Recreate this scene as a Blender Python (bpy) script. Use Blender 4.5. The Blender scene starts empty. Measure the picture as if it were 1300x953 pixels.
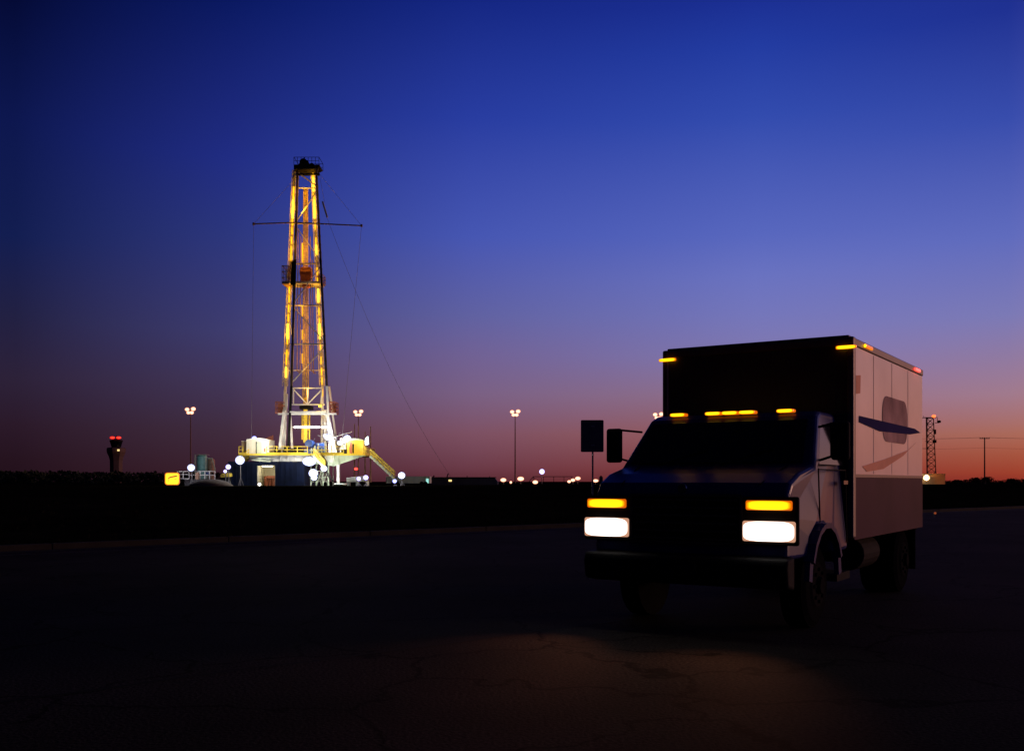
import bpy, bmesh, math, random
from mathutils import Vector, Matrix
R = math.radians
rnd = random.Random(7)
sc = bpy.context.scene
col = sc.collection
CAMH, F, HY = 1.45, 1264.0, 611.0

def P(px, py, Y):
    """measured photo position -> metres, for a thing standing Y metres away"""
    return Vector(((px-650)/F*Y, Y, CAMH+(HY-py)/F*Y))

# ------------------------------------------------------------------ materials
MATS = {}
def mat(name, rgb, rough=.6, metal=0., var=.15, scale=3., spec=.4, emis=None, es=0., bump=0.):
    if name in MATS: return MATS[name]
    m = bpy.data.materials.new(name); m.use_nodes = True
    nt = m.node_tree; b = nt.nodes['Principled BSDF']
    tc = nt.nodes.new('ShaderNodeTexCoord')
    nz = nt.nodes.new('ShaderNodeTexNoise'); nz.inputs['Scale'].default_value = scale
    nz.inputs['Detail'].default_value = 5
    nt.links.new(tc.outputs['Object'], nz.inputs['Vector'])
    rp = nt.nodes.new('ShaderNodeValToRGB')
    rp.color_ramp.elements[0].position = .3; rp.color_ramp.elements[1].position = .7
    rp.color_ramp.elements[0].color = (*[c*(1-var) for c in rgb], 1)
    rp.color_ramp.elements[1].color = (*[min(1, c*(1+var)) for c in rgb], 1)
    nt.links.new(nz.outputs['Fac'], rp.inputs['Fac'])
    nt.links.new(rp.outputs['Color'], b.inputs['Base Color'])
    b.inputs['Roughness'].default_value = rough
    b.inputs['Metallic'].default_value = metal
    b.inputs['Specular IOR Level'].default_value = spec
    if emis:
        b.inputs['Emission Color'].default_value = (*emis, 1)
        b.inputs['Emission Strength'].default_value = es
    if bump:
        bp = nt.nodes.new('ShaderNodeBump'); bp.inputs['Strength'].default_value = bump
        bp.inputs['Distance'].default_value = .02
        n2 = nt.nodes.new('ShaderNodeTexNoise'); n2.inputs['Scale'].default_value = scale*12
        nt.links.new(tc.outputs['Object'], n2.inputs['Vector'])
        nt.links.new(n2.outputs['Fac'], bp.inputs['Height'])
        nt.links.new(bp.outputs['Normal'], b.inputs['Normal'])
    MATS[name] = m; return m

M = dict(
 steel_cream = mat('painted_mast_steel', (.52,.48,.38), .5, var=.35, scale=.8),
 steel_white = mat('white_painted_steel', (.72,.70,.64), .45, var=.15, scale=.6),
 steel_dark = mat('dark_steel', (.014,.013,.012), .75, spec=.03, var=.3),
 leg_shade = mat('backlit_mast_leg', (.07,.045,.025), .6, var=.4, scale=.8),  # front legs: their backlit darkness is put into this colour
 rust = mat('rusty_steel', (.24,.12,.05), .7, var=.35, scale=1.5),
 red_oxide = mat('red_oxide_paint', (.34,.10,.05), .7, var=.25),
 yellow = mat('safety_yellow_paint', (.62,.42,.03), .5, var=.15),
 cabin_yellow = mat('yellow_cabin_paint', (.72,.50,.06), .5, var=.1, scale=1),
 cream = mat('cream_cladding', (.66,.62,.48), .6, var=.1, scale=1),
 pale_green = mat('pale_green_steel', (.42,.46,.34), .5, var=.2, scale=.7),
 navy_tarp = mat('navy_tarpaulin', (.0035,.007,.024), .8, spec=.15, var=.4, scale=.8),
 teal = mat('teal_tank_paint', (.16,.34,.32), .5, var=.2),
 brown = mat('brown_tank_paint', (.30,.17,.11), .6, var=.25),
 blue = mat('blue_machine_paint', (.015,.05,.20), .4, var=.2),
 black = mat('black_rubber', (.006,.006,.006), .95, spec=.0, var=.2),
 wood = mat('weathered_wood', (.10,.07,.05), .8, var=.3),
 wire = mat('steel_wire', (.10,.09,.09), .6),
 concrete = mat('kerb_concrete', (.018,.016,.013), .95, spec=.1, var=.25, scale=2, bump=.3),
 galv = mat('galvanised_steel', (.16,.15,.15), .55, .3, var=.2),
 bldg = mat('dark_shed_cladding', (.030,.032,.04), .7, var=.3, scale=.3),
 wall_tan = mat('tan_block_wall', (.42,.28,.16), .8, var=.15, scale=.6),
 tower_conc = mat('tower_concrete', (.10,.055,.04), .85, var=.15, scale=.3),
 glass_dark = mat('dark_glass', (.006,.006,.008), .08, var=.1, spec=.35),
 leaf = mat('dark_foliage', (.020,.026,.012), .9, var=.35, scale=.5, spec=.1),
 bark = mat('bark', (.05,.038,.028), .9, var=.3),
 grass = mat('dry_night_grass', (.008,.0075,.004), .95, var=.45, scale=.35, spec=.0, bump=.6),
 # truck
 box_side = mat('white_box_panel', (.74,.63,.54), .32, var=.16, scale=.9, spec=.5),
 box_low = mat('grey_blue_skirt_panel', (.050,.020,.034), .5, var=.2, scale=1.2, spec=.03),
 box_front = mat('shade_tinted_box_front', (.022,.016,.018), .6, var=.3, scale=2),  # front wall of the white box, its shade put into the colour
 rail = mat('roof_rail_aluminium', (.10,.075,.07), .45, .4, var=.1),
 cab_blue = mat('navy_cab_paint', (.012,.016,.085), .32, var=.15, spec=.25),
 chrome = mat('grille_chrome', (.12,.12,.13), .3, .9, var=.1),
 decal_navy = mat('navy_decal', (.025,.022,.085), .8, var=.1, spec=.01),
 decal_oval = mat('dark_red_decal', (.34,.21,.18), .7, var=.35, scale=2.5, spec=.03),
 decal_orange = mat('orange_decal', (.60,.24,.13), .6, var=.15, spec=.15),
)
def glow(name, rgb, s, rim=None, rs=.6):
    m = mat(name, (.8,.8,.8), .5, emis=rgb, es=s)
    if rim and not m.get('r'):          # lens bloom put into the emission: hot middle, tinted halo towards the edge
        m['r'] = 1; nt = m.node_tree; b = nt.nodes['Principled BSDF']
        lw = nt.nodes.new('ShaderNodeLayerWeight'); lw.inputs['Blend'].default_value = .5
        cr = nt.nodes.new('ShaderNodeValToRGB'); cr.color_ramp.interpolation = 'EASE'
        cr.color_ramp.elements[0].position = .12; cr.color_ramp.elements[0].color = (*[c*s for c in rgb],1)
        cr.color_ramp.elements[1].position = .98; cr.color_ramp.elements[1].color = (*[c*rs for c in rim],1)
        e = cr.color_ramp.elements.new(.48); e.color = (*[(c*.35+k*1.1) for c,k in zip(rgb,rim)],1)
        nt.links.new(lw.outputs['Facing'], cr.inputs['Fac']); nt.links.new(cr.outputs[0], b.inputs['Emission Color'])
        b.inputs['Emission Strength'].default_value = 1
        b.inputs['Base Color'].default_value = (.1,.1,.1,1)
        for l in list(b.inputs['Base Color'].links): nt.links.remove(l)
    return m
def lens_glow(name, hot, hs, edge, es, ribs=0):
    m = bpy.data.materials.new(name); m.use_nodes = True; nt = m.node_tree; b = nt.nodes['Principled BSDF']
    tc = nt.nodes.new('ShaderNodeTexCoord'); mp = nt.nodes.new('ShaderNodeMapping')
    mp.inputs['Location'].default_value = (-.5,-.5,-.5); nt.links.new(tc.outputs['Generated'], mp.inputs['Vector'])
    m2 = nt.nodes.new('ShaderNodeVectorMath'); m2.operation = 'MULTIPLY'; m2.inputs[1].default_value = (0,2,2); nt.links.new(mp.outputs[0], m2.inputs[0])
    pw = nt.nodes.new('ShaderNodeVectorMath'); pw.operation = 'MULTIPLY'; nt.links.new(m2.outputs[0], pw.inputs[0]); nt.links.new(m2.outputs[0], pw.inputs[1])
    ln = nt.nodes.new('ShaderNodeVectorMath'); ln.operation = 'LENGTH'; nt.links.new(pw.outputs[0], ln.inputs[0])
    cr = nt.nodes.new('ShaderNodeValToRGB'); cr.color_ramp.interpolation = 'EASE'; nt.links.new(ln.outputs['Value'], cr.inputs['Fac'])
    cr.color_ramp.elements[0].position = .45; cr.color_ramp.elements[0].color = (*[c*hs for c in hot],1)
    cr.color_ramp.elements[1].position = 1.; cr.color_ramp.elements[1].color = (*[c*es for c in edge],1)
    nt.links.new(cr.outputs[0], b.inputs['Emission Color']); b.inputs['Emission Strength'].default_value = 1
    b.inputs['Base Color'].default_value = (.05,.05,.05,1); b.inputs['Roughness'].default_value = .15
    return m
G = dict(
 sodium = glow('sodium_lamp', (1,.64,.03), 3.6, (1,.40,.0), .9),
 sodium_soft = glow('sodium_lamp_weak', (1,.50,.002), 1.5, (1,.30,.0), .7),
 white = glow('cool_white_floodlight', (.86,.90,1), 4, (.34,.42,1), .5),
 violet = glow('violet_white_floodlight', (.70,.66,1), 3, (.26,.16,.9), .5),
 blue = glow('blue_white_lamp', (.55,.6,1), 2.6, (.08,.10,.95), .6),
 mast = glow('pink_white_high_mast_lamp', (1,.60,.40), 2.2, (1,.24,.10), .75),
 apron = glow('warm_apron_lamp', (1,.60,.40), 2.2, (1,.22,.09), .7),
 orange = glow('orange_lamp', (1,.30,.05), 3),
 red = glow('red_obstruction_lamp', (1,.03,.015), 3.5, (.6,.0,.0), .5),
 head = lens_glow('headlamp_lens', (1,.93,.84), 16, (.85,.42,.26), .7),
 amber = lens_glow('amber_lens', (1,.50,.004), 3.0, (1,.16,.0), .8),
 ambersig = lens_glow('amber_turn_signal', (1,.62,.004), 2.2, (1,.16,.0), .75),
 redm = glow('red_marker_lens', (1,.06,.04), 2.5),
 tube = glow('white_tube_lamp', (1,.95,.85), 6),
 window = glow('lit_yellow_window', (1,.72,.25), 1.2),
 greenwin = glow('lit_teal_window', (.35,.9,.8), 1.0),
 signy = glow('lit_yellow_sign', (1,.68,.01), 1.9),
 signr = glow('lit_sign_red', (.45,.05,.01), .9),
)

# ------------------------------------------------------------------ builders
ORG = {}
def tag(o, label=None, cat=None, group=None, kind=None):
    if label: o['label'] = label
    if cat: o['category'] = cat
    if group: o['group'] = group
    if kind: o['kind'] = kind
    return o
def empty(name, loc, label, cat, group=None, rz=0.):
    o = bpy.data.objects.new(name, None); col.objects.link(o)
    o.location = loc; o.rotation_euler = (0,0,rz); o.empty_display_size = .3
    ORG[o.name] = Vector(loc) if rz == 0. else Vector((0,0,0))
    return tag(o, label, cat, group)

class MB:
    def __init__(s): s.bm = bmesh.new()
    def hexa(s, pts):
        v = [s.bm.verts.new(p) for p in pts]
        for f in ((0,3,2,1),(4,5,6,7),(0,1,5,4),(1,2,6,5),(2,3,7,6),(3,0,4,7)):
            s.bm.faces.new([v[i] for i in f])
        return s
    def box(s, a, b):
        (x0,y0,z0),(x1,y1,z1) = a, b
        x0,x1 = min(x0,x1),max(x0,x1); y0,y1 = min(y0,y1),max(y0,y1); z0,z1 = min(z0,z1),max(z0,z1)
        return s.hexa([(x0,y0,z0),(x1,y0,z0),(x1,y1,z0),(x0,y1,z0),(x0,y0,z1),(x1,y0,z1),(x1,y1,z1),(x0,y1,z1)])
    def bar(s, p, q, w, h=None):
        p, q = Vector(p), Vector(q); h = h or w
        d = (q-p).normalized()
        up = Vector((0,0,1)) if abs(d.z) < .95 else Vector((0,1,0))
        a = d.cross(up).normalized()*w/2; b = a.cross(d).normalized()*h/2
        return s.hexa([p-a-b,p+a-b,p+a+b,p-a+b,q-a-b,q+a-b,q+a+b,q-a+b])
    def tube(s, p, q, r0, r1=None, n=8):
        p, q = Vector(p), Vector(q); r1 = r0 if r1 is None else r1
        d = (q-p).normalized()
        up = Vector((0,0,1)) if abs(d.z) < .95 else Vector((0,1,0))
        a = d.cross(up).normalized(); b = a.cross(d)
        A = [s.bm.verts.new(p+(a*math.cos(t)+b*math.sin(t))*r0) for t in [2*math.pi*i/n for i in range(n)]]
        B = [s.bm.verts.new(q+(a*math.cos(t)+b*math.sin(t))*r1) for t in [2*math.pi*i/n for i in range(n)]]
        for i in range(n): s.bm.faces.new((A[i],A[(i+1)%n],B[(i+1)%n],B[i]))
        s.bm.faces.new(A[::-1]); s.bm.faces.new(B); return s
    def lathe(s, c, prof, n=16):
        """profile of (radius, z) round a vertical axis at c"""
        rings = []
        for r, z in prof:
            rings.append([s.bm.verts.new((c[0]+r*math.cos(2*math.pi*i/n), c[1]+r*math.sin(2*math.pi*i/n), c[2]+z)) for i in range(n)])
        for A, B in zip(rings, rings[1:]):
            for i in range(n): s.bm.faces.new((A[i],A[(i+1)%n],B[(i+1)%n],B[i]))
        s.bm.faces.new(rings[0][::-1]); s.bm.faces.new(rings[-1]); return s
    def ball(s, c, r, sx=1, sy=1, sz=1, sub=2):
        m = Matrix.Translation(c) @ Matrix.Diagonal((sx*r,sy*r,sz*r,1))
        bmesh.ops.create_icosphere(s.bm, subdivisions=sub, radius=1, matrix=m); return s
    def prism(s, poly, y0, y1, axis='y'):
        """polygon in (x,z) pushed from y0 to y1"""
        A = [s.bm.verts.new((x,y0,z)) for x,z in poly]; B = [s.bm.verts.new((x,y1,z)) for x,z in poly]
        n = len(poly)
        for i in range(n): s.bm.faces.new((A[i],A[(i+1)%n],B[(i+1)%n],B[i]))
        s.bm.faces.new(A[::-1]); s.bm.faces.new(B); return s
    def build(s, name, m, parent=None, org=None, bevel=0., smooth=False):
        o0 = ORG.get(parent.name, Vector((0,0,0))) if parent else Vector(org or (0,0,0))
        bmesh.ops.recalc_face_normals(s.bm, faces=s.bm.faces)
        if o0.length: bmesh.ops.translate(s.bm, verts=s.bm.verts, vec=-o0)
        me = bpy.data.meshes.new(name); s.bm.to_mesh(me); s.bm.free()
        me.materials.append(m)
        if smooth:
            for p in me.polygons: p.use_smooth = True
        o = bpy.data.objects.new(name, me); col.objects.link(o)
        if parent: o.parent = parent
        else: o.location = o0
        ORG[o.name] = o0
        if bevel:
            b = o.modifiers.new('Bevel','BEVEL'); b.width = bevel; b.segments = 3; b.limit_method = 'ANGLE'
        return o
def point(loc, rgb, W, parent, r=.15, name='lamp_or_fill_light'):
    l = bpy.data.lights.new(name, 'POINT'); l.energy = W; l.color = rgb; l.shadow_soft_size = r
    o = bpy.data.objects.new(name, l); col.objects.link(o)
    o.location = Vector(loc)-ORG.get(parent.name, Vector((0,0,0)))
    o.parent = parent
    return o
def copy_tree(o, parent=None):
    c = o.copy(); col.objects.link(c); c.parent = parent
    for ch in list(o.children): copy_tree(ch, c)
    return c

# ------------------------------------------------------------------ world: dusk sky
SUN_AZ = 1.15       # radians right of the view axis
w = bpy.data.worlds.new('World'); sc.world = w; w.use_nodes = True
nt = w.node_tree; nt.nodes.clear()
N = nt.nodes.new; L = nt.links.new
def lin(c): return tuple(((v/255)/12.92 if v/255 <= .04045 else ((v/255+.055)/1.055)**2.4) for v in c)
tc = N('ShaderNodeTexCoord')
nrm = N('ShaderNodeVectorMath'); nrm.operation = 'NORMALIZE'; L(tc.outputs['Generated'], nrm.inputs[0])
sep = N('ShaderNodeSeparateXYZ'); L(nrm.outputs[0], sep.inputs[0])
def math_(op, a, b=None, clamp=False):
    n = N('ShaderNodeMath'); n.operation = op; n.use_clamp = clamp
    for i, v in enumerate((a, b)):
        if v is None: continue
        if isinstance(v, (int, float)): n.inputs[i].default_value = v
        else: L(v, n.inputs[i])
    return n.outputs[0]
x, y, z = sep.outputs
hx = math_('SQRT', math_('ADD', math_('MULTIPLY', x, x), math_('MULTIPLY', y, y)))
dot = math_('ADD', math_('MULTIPLY', x, math.sin(SUN_AZ)), math_('MULTIPLY', y, math.cos(SUN_AZ)))
ang = math_('ARCCOSINE', math_('DIVIDE', dot, math_('MAXIMUM', hx, .0001)))
elev = math_('MAXIMUM', z, 0.)
def sine(px, py):
    v = Vector((px-650, F, HY-py)).normalized(); return v.z
def ramp(stops):
    r = N('ShaderNodeValToRGB'); L(elev, r.inputs['Fac']); cr = r.color_ramp
    cr.interpolation = 'B_SPLINE' if False else 'LINEAR'
    stops = sorted(stops)
    cr.elements[0].position = stops[0][0]; cr.elements[0].color = (*lin(stops[0][1]), 1)
    cr.elements[1].position = stops[-1][0]; cr.elements[1].color = (*lin(stops[-1][1]), 1)
    for p, c in stops[1:-1]:
        e = cr.elements.new(p); e.color = (*lin(c), 1)
    return r.outputs['Color']
rA = ramp([(0,(34,16,26)),(sine(20,584),(37,19,30)),(sine(20,540),(42,25,40)),(sine(20,480),(44,33,56)),(sine(20,400),(33,32,66)),(sine(20,300),(18,29,80)),(sine(20,150),(12,22,78)),(sine(20,0),(4,10,54)),(.8,(2,5,30)),(1,(1,3,22))])
rB = ramp([(0,(88,42,50)),(sine(600,594),(106,58,71)),(sine(600,550),(124,80,98)),(sine(600,500),(122,96,131)),(sine(600,450),(112,97,148)),(sine(600,400),(96,97,161)),(sine(600,300),(70,86,178)),(sine(600,150),(40,60,160)),(sine(600,0),(20,38,130)),(.8,(5,11,46)),(1,(1,3,20))])
rC = ramp([(0,(142,48,38)),(sine(1280,600),(155,62,44)),(sine(1280,575),(164,84,64)),(sine(1280,550),(168,104,90)),(sine(1280,500),(160,121,140)),(sine(1280,450),(142,121,162)),(sine(1280,400),(123,121,181)),(sine(1280,300),(95,107,189)),(sine(1280,150),(55,76,172)),(sine(1280,10),(30,48,145)),(.8,(6,13,52)),(1,(1,3,20))])
rD = ramp([(0,(250,110,50)),(.04,(255,140,70)),(.12,(235,165,130)),(.25,(180,150,190)),(.45,(90,105,190)),(.7,(14,28,90)),(1,(1,3,20))])
rE = ramp([(0,(7,4,8)),(.15,(9,7,16)),(.5,(5,6,22)),(1,(1,3,20))])
def between(a, b): 
    mr = N('ShaderNodeMapRange'); mr.inputs['From Min'].default_value = a; mr.inputs['From Max'].default_value = b
    mr.clamp = True; L(ang, mr.inputs['Value']); return mr.outputs[0]
def mix(f, a, b):
    m = N('ShaderNodeMix'); m.data_type = 'RGBA'; L(f, m.inputs['Factor']); L(a, m.inputs['A']); L(b, m.inputs['B'])
    return m.outputs['Result']
rAB = ramp([(0,(54,29,38)),(sine(290,594),(60,34,46)),(sine(290,545),(64,44,62)),(sine(290,480),(66,54,88)),(sine(290,420),(62,60,110)),(sine(290,300),(44,54,124)),(sine(290,200),(32,44,130)),(sine(290,0),(9,24,96)),(.8,(3,8,36)),(1,(1,3,20))])
rBC = ramp([(0,(118,46,42)),(sine(940,594),(134,60,56)),(sine(940,550),(150,92,92)),(sine(940,500),(144,112,140)),(sine(940,450),(128,119,174)),(sine(940,400),(116,118,186)),(sine(940,350),(105,114,192)),(sine(940,300),(88,103,190)),(sine(940,150),(50,75,174)),(sine(940,60),(34,59,161)),(sine(940,0),(26,46,146)),(.8,(6,13,52)),(1,(1,3,20))])
aBC = abs(SUN_AZ-math.atan2(310,F)); aAB = abs(SUN_AZ-math.atan2(-360,F))
aC = abs(SUN_AZ-math.atan2(630,F)); aB = abs(SUN_AZ-math.atan2(-50,F)); aA = abs(SUN_AZ-math.atan2(-630,F))
c = mix(between(.1, aC), rD, rC); c = mix(between(aC, aBC), c, rBC); c = mix(between(aBC, aB), c, rB); c = mix(between(aB, aAB), c, rAB); c = mix(between(aAB, aA), c, rA)
c = mix(between(aA+.1, 2.6), c, rE)
bg = N('ShaderNodeBackground'); L(c, bg.inputs['Color']); bg.inputs['Strength'].default_value = 1.
sky = N('ShaderNodeTexSky'); sky.sky_type = 'NISHITA'; sky.sun_disc = False
sky.sun_elevation = R(-4); sky.sun_rotation = SUN_AZ
bg2 = N('ShaderNodeBackground'); L(sky.outputs[0], bg2.inputs['Color']); bg2.inputs['Strength'].default_value = .02
add = N('ShaderNodeAddShader'); L(bg.outputs[0], add.inputs[0]); L(bg2.outputs[0], add.inputs[1])
out = N('ShaderNodeOutputWorld'); L(add.outputs[0], out.inputs['Surface'])

# afterglow: very low, broad and weak
sl = bpy.data.lights.new('afterglow_sun', 'SUN'); sl.energy = 1.15; sl.color = (1,.50,.36); sl.angle = R(14)
so = bpy.data.objects.new('afterglow_sun', sl); col.objects.link(so)
el = R(4); az = SUN_AZ+.25
dv = Vector((-math.sin(az)*math.cos(el), -math.cos(az)*math.cos(el), -math.sin(el)))
so.rotation_euler = dv.to_track_quat('-Z','Y').to_euler()

# ------------------------------------------------------------------ ground, road, kerb
RD = Vector((math.sin(R(49)), math.cos(R(49)))); RN = Vector((-RD.y, RD.x))   # RN points away from camera
K0 = Vector((P(470,680,26.5).x, 26.5))
def kerb_dist(x, y): return (Vector((x,y))-K0).dot(RN)
def ground_z(x, y):
    s = kerb_dist(x, y)
    if s < .1: return -.03
    t = min(1, max(0, (s-1)/26)); t = t*t*(3-2*t)
    return .11+.69*t+.05*math.sin(x*.31+y*.17)*min(1,s/6)*(1-min(1,max(0,(s-60)/60)))
def ribbon(name, s_list, t_list, zf, m, kind='structure'):
    bm = bmesh.new(); rows = []
    for s in s_list:
        rows.append([bm.verts.new((*(K0+RN*s+RD*t), zf(s,t))) for t in t_list])
    for a, b in zip(rows, rows[1:]):
        for i in range(len(a)-1): bm.faces.new((a[i],a[i+1],b[i+1],b[i]))
    mb = MB(); mb.bm.free(); mb.bm = bm
    o = mb.build(name, m); o['kind'] = kind
    for p in o.data.polygons: p.use_smooth = True
    return o
tl = [-6000,-3000,-1200,-500,-250]+[-150+6*i for i in range(51)]+[250,500,1200,3000,6000]
sl_ = [-6000,-1500,-300,-60,-40,0.05,.16]+[.5+1.2*i for i in range(30)]+[50,70,100,150,250,500,1200,3000,7000]
def gz(s,t):
    p = K0+RN*s+RD*t; return ground_z(p.x,p.y)
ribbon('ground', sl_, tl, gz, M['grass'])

asph = bpy.data.materials.new('worn_asphalt'); asph.use_nodes = True
an = asph.node_tree; ab = an.nodes['Principled BSDF']
t = an.nodes.new('ShaderNodeTexCoord')
n1 = an.nodes.new('ShaderNodeTexNoise'); n1.inputs['Scale'].default_value = .35; n1.inputs['Detail'].default_value = 6
n2 = an.nodes.new('ShaderNodeTexNoise'); n2.inputs['Scale'].default_value = 38; n2.inputs['Detail'].default_value = 3
an.links.new(t.outputs['Object'], n1.inputs['Vector']); an.links.new(t.outputs['Object'], n2.inputs['Vector'])
r1 = an.nodes.new('ShaderNodeValToRGB'); r1.color_ramp.elements[0].position=.35; r1.color_ramp.elements[1].position=.7
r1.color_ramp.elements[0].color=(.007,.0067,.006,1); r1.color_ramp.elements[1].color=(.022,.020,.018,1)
an.links.new(n1.outputs['Fac'], r1.inputs['Fac'])
r2 = an.nodes.new('ShaderNodeValToRGB'); r2.color_ramp.elements[0].position=.35; r2.color_ramp.elements[1].position=.65
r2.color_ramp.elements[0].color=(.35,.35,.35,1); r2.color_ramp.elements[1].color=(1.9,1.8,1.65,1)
an.links.new(n2.outputs['Fac'], r2.inputs['Fac'])
mx = an.nodes.new('ShaderNodeMix'); mx.data_type='RGBA'; mx.blend_type='MULTIPLY'; mx.inputs['Factor'].default_value=1
an.links.new(r1.outputs[0], mx.inputs['A']); an.links.new(r2.outputs[0], mx.inputs['B'])
an.links.new(mx.outputs['Result'], ab.inputs['Base Color'])
vo = an.nodes.new('ShaderNodeTexVoronoi'); vo.feature='DISTANCE_TO_EDGE'; vo.inputs['Scale'].default_value=.55
wp = an.nodes.new('ShaderNodeTexNoise'); wp.inputs['Scale'].default_value=2.2; wp.inputs['Detail'].default_value=4
an.links.new(t.outputs['Object'], wp.inputs['Vector'])
wm = an.nodes.new('ShaderNodeMix'); wm.data_type='RGBA'; wm.blend_type='ADD'; wm.inputs['Factor'].default_value=.6
an.links.new(t.outputs['Object'], wm.inputs['A']); an.links.new(wp.outputs['Color'], wm.inputs['B']); an.links.new(wm.outputs['Result'], vo.inputs['Vector'])
cr_ = an.nodes.new('ShaderNodeValToRGB'); cr_.color_ramp.elements[0].position=.004; cr_.color_ramp.elements[1].position=.016
cr_.color_ramp.elements[0].color=(.12,.12,.12,1); cr_.color_ramp.elements[1].color=(1,1,1,1)
an.links.new(vo.outputs['Distance'], cr_.inputs['Fac'])
mx2 = an.nodes.new('ShaderNodeMix'); mx2.data_type='RGBA'; mx2.blend_type='MULTIPLY'; mx2.inputs['Factor'].default_value=1
an.links.new(mx.outputs['Result'], mx2.inputs['A']); an.links.new(cr_.outputs[0], mx2.inputs['B']); an.links.new(mx2.outputs['Result'], ab.inputs['Base Color'])
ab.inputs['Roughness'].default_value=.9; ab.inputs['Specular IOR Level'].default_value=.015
bp = an.nodes.new('ShaderNodeBump'); bp.inputs['Strength'].default_value=.6; bp.inputs['Distance'].default_value=.01
an.links.new(n2.outputs['Fac'], bp.inputs['Height']); an.links.new(bp.outputs['Normal'], ab.inputs['Normal'])
rt = [-400,-120]+[-60+4*i for i in range(36)]+[120,400]
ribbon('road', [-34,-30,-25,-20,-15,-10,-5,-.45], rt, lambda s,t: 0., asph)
ribbon('gutter', [-.45,-.002], rt, lambda s,t: .004, M['concrete'])
# kerb as a real step
kb = MB()
for a, b in zip(rt, rt[1:]):
    p0 = K0+RD*a; p1 = K0+RD*(b-.01); q0 = p0+RN*.16; q1 = p1+RN*.16
    kb.hexa([(*p0,-.05),(*p1,-.05),(*q1,-.05),(*q0,-.05),(*p0,.13),(*p1,.13),(*q1,.13),(*q0,.13)])
o = kb.build('kerb', M['concrete'], bevel=.02); o['kind'] = 'structure'
# tar seams along the old lanes, and a worn edge line
tar = mat('tar_seam', (.003,.003,.003), .9, var=.2, spec=.05)
worn = mat('worn_road_paint', (.030,.026,.02), .9, var=.6, scale=9, spec=.1)
def seam(name, s0, wd, m, z, jit=.03, t0=-60, t1=80, st=.5):
    bm = bmesh.new(); A=[];B=[]
    n = int((t1-t0)/st)
    for i in range(n+1):
        tt = t0+st*i; j = rnd.uniform(-jit,jit)
        A.append(bm.verts.new((*(K0+RN*(s0+j)+RD*tt), z))); B.append(bm.verts.new((*(K0+RN*(s0+wd+j)+RD*tt), z)))
    for i in range(n): bm.faces.new((A[i],A[i+1],B[i+1],B[i]))
    mb = MB(); mb.bm.free(); mb.bm = bm
    o = mb.build(name, m); o['kind']='structure'; return o
s_near = kerb_dist(P(525,822,8.69).x, 8.69)
seam('road_seam', s_near, .05, tar, .004)
seam('road_seam', s_near+7.3, .04, tar, .004)
seam('road_edge_line', -1.2, .10, worn, .004, 0)

# ------------------------------------------------------------------ woodland and trees
def clump(mb, c, rx, rz, n, leaf):
    bm = mb.bm
    for _ in range(n):
        u, v = rnd.uniform(-1,1), rnd.uniform(0,2*math.pi); rr = rnd.uniform(.35,1)**.5
        s = math.sqrt(1-u*u)
        p = Vector((c[0]+rx*rr*s*math.cos(v), c[1]+rx*rr*s*math.sin(v), c[2]+rz*rr*u))
        a = Vector((rnd.uniform(-1,1),rnd.uniform(-1,1),rnd.uniform(-1,1))).normalized()
        b = a.cross(Vector((rnd.uniform(-1,1),rnd.uniform(-1,1),rnd.uniform(-1,1)))).normalized()
        k = leaf*rnd.uniform(.6,1.3)
        bm.faces.new([bm.verts.new(p+a*k), bm.verts.new(p+b*k*.7), bm.verts.new(p-a*k*.8), bm.verts.new(p-b*k*.7)])
def woodland(px0, px1, step, Y, top, spread, label_name):
    mb = MB(); x = px0
    while x < px1:
        y = Y*rnd.uniform(.93,1.07); tp = top(x)+rnd.uniform(-spread,spread)
        c = P(x, tp, y); h = c.z-.6
        clump(mb, (c.x, y, .6+h*.52), h*rnd.uniform(.55,.9), h*.5, 70, h*.16)
        x += step*rnd.uniform(.6,1.2)
    o = mb.build(label_name, M['leaf'], org=(P((px0+px1)/2,HY,Y).x,Y,.6)); return o
o = woodland(-140, 372, 5, 420, lambda x: 598+ (1.2 if x>110 else 0)+max(0,(x-300)*.06), 1.2, 'far_woodland')
tag(o, 'long black line of distant trees left of the drilling rig', 'woodland', kind='stuff')
o = woodland(1196, 1420, 5, 300, lambda x: 608.5+1.2*math.sin(x*.09), .8, 'roadside_scrub')
tag(o, 'low black scrub along the horizon on the right', 'scrub', kind='stuff')
TREE_L = ['widest dark tree crown directly left of the utility pole', 'dark rounded tree crown behind the utility pole base',
          'small dark tree right beside the lattice tower wall', 'low dark tree near the right edge of the view', 'broad dark tree crown furthest right on the horizon']
for (px, top, half), lb in zip([(1237,605.5,7),(1252,603.6,9),(1216,608.5,5),(1283,606.2,9),(1312,606.5,12)], TREE_L):
    Y = 262; c = P(px, top, Y); h = c.z-.75; hw = half/F*Y*1.1
    tr = empty('tree', (c.x,Y,.75), lb, 'tree', 'dark trees on the right horizon')
    m = MB(); m.tube((c.x,Y,.7),(c.x+.1,Y,.75+h*.55),.14,.07)
    for k in range(4):
        a = k*1.6; m.tube((c.x,Y,.75+h*.35),(c.x+math.cos(a)*hw*.5,Y+math.sin(a)*hw*.5,.75+h*.65),.06,.03,5)
    m.build('trunk', M['bark'], tr)
    m = MB()
    for k in range(7):
        a = rnd.uniform(0,6.28); q = rnd.uniform(0,.6)*hw
        clump(m, (c.x+q*math.cos(a), Y+q*math.sin(a), .75+h*rnd.uniform(.5,.68)), hw*.55, h*.32, 90, .16)
    m.build('crown', M['leaf'], tr)

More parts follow.
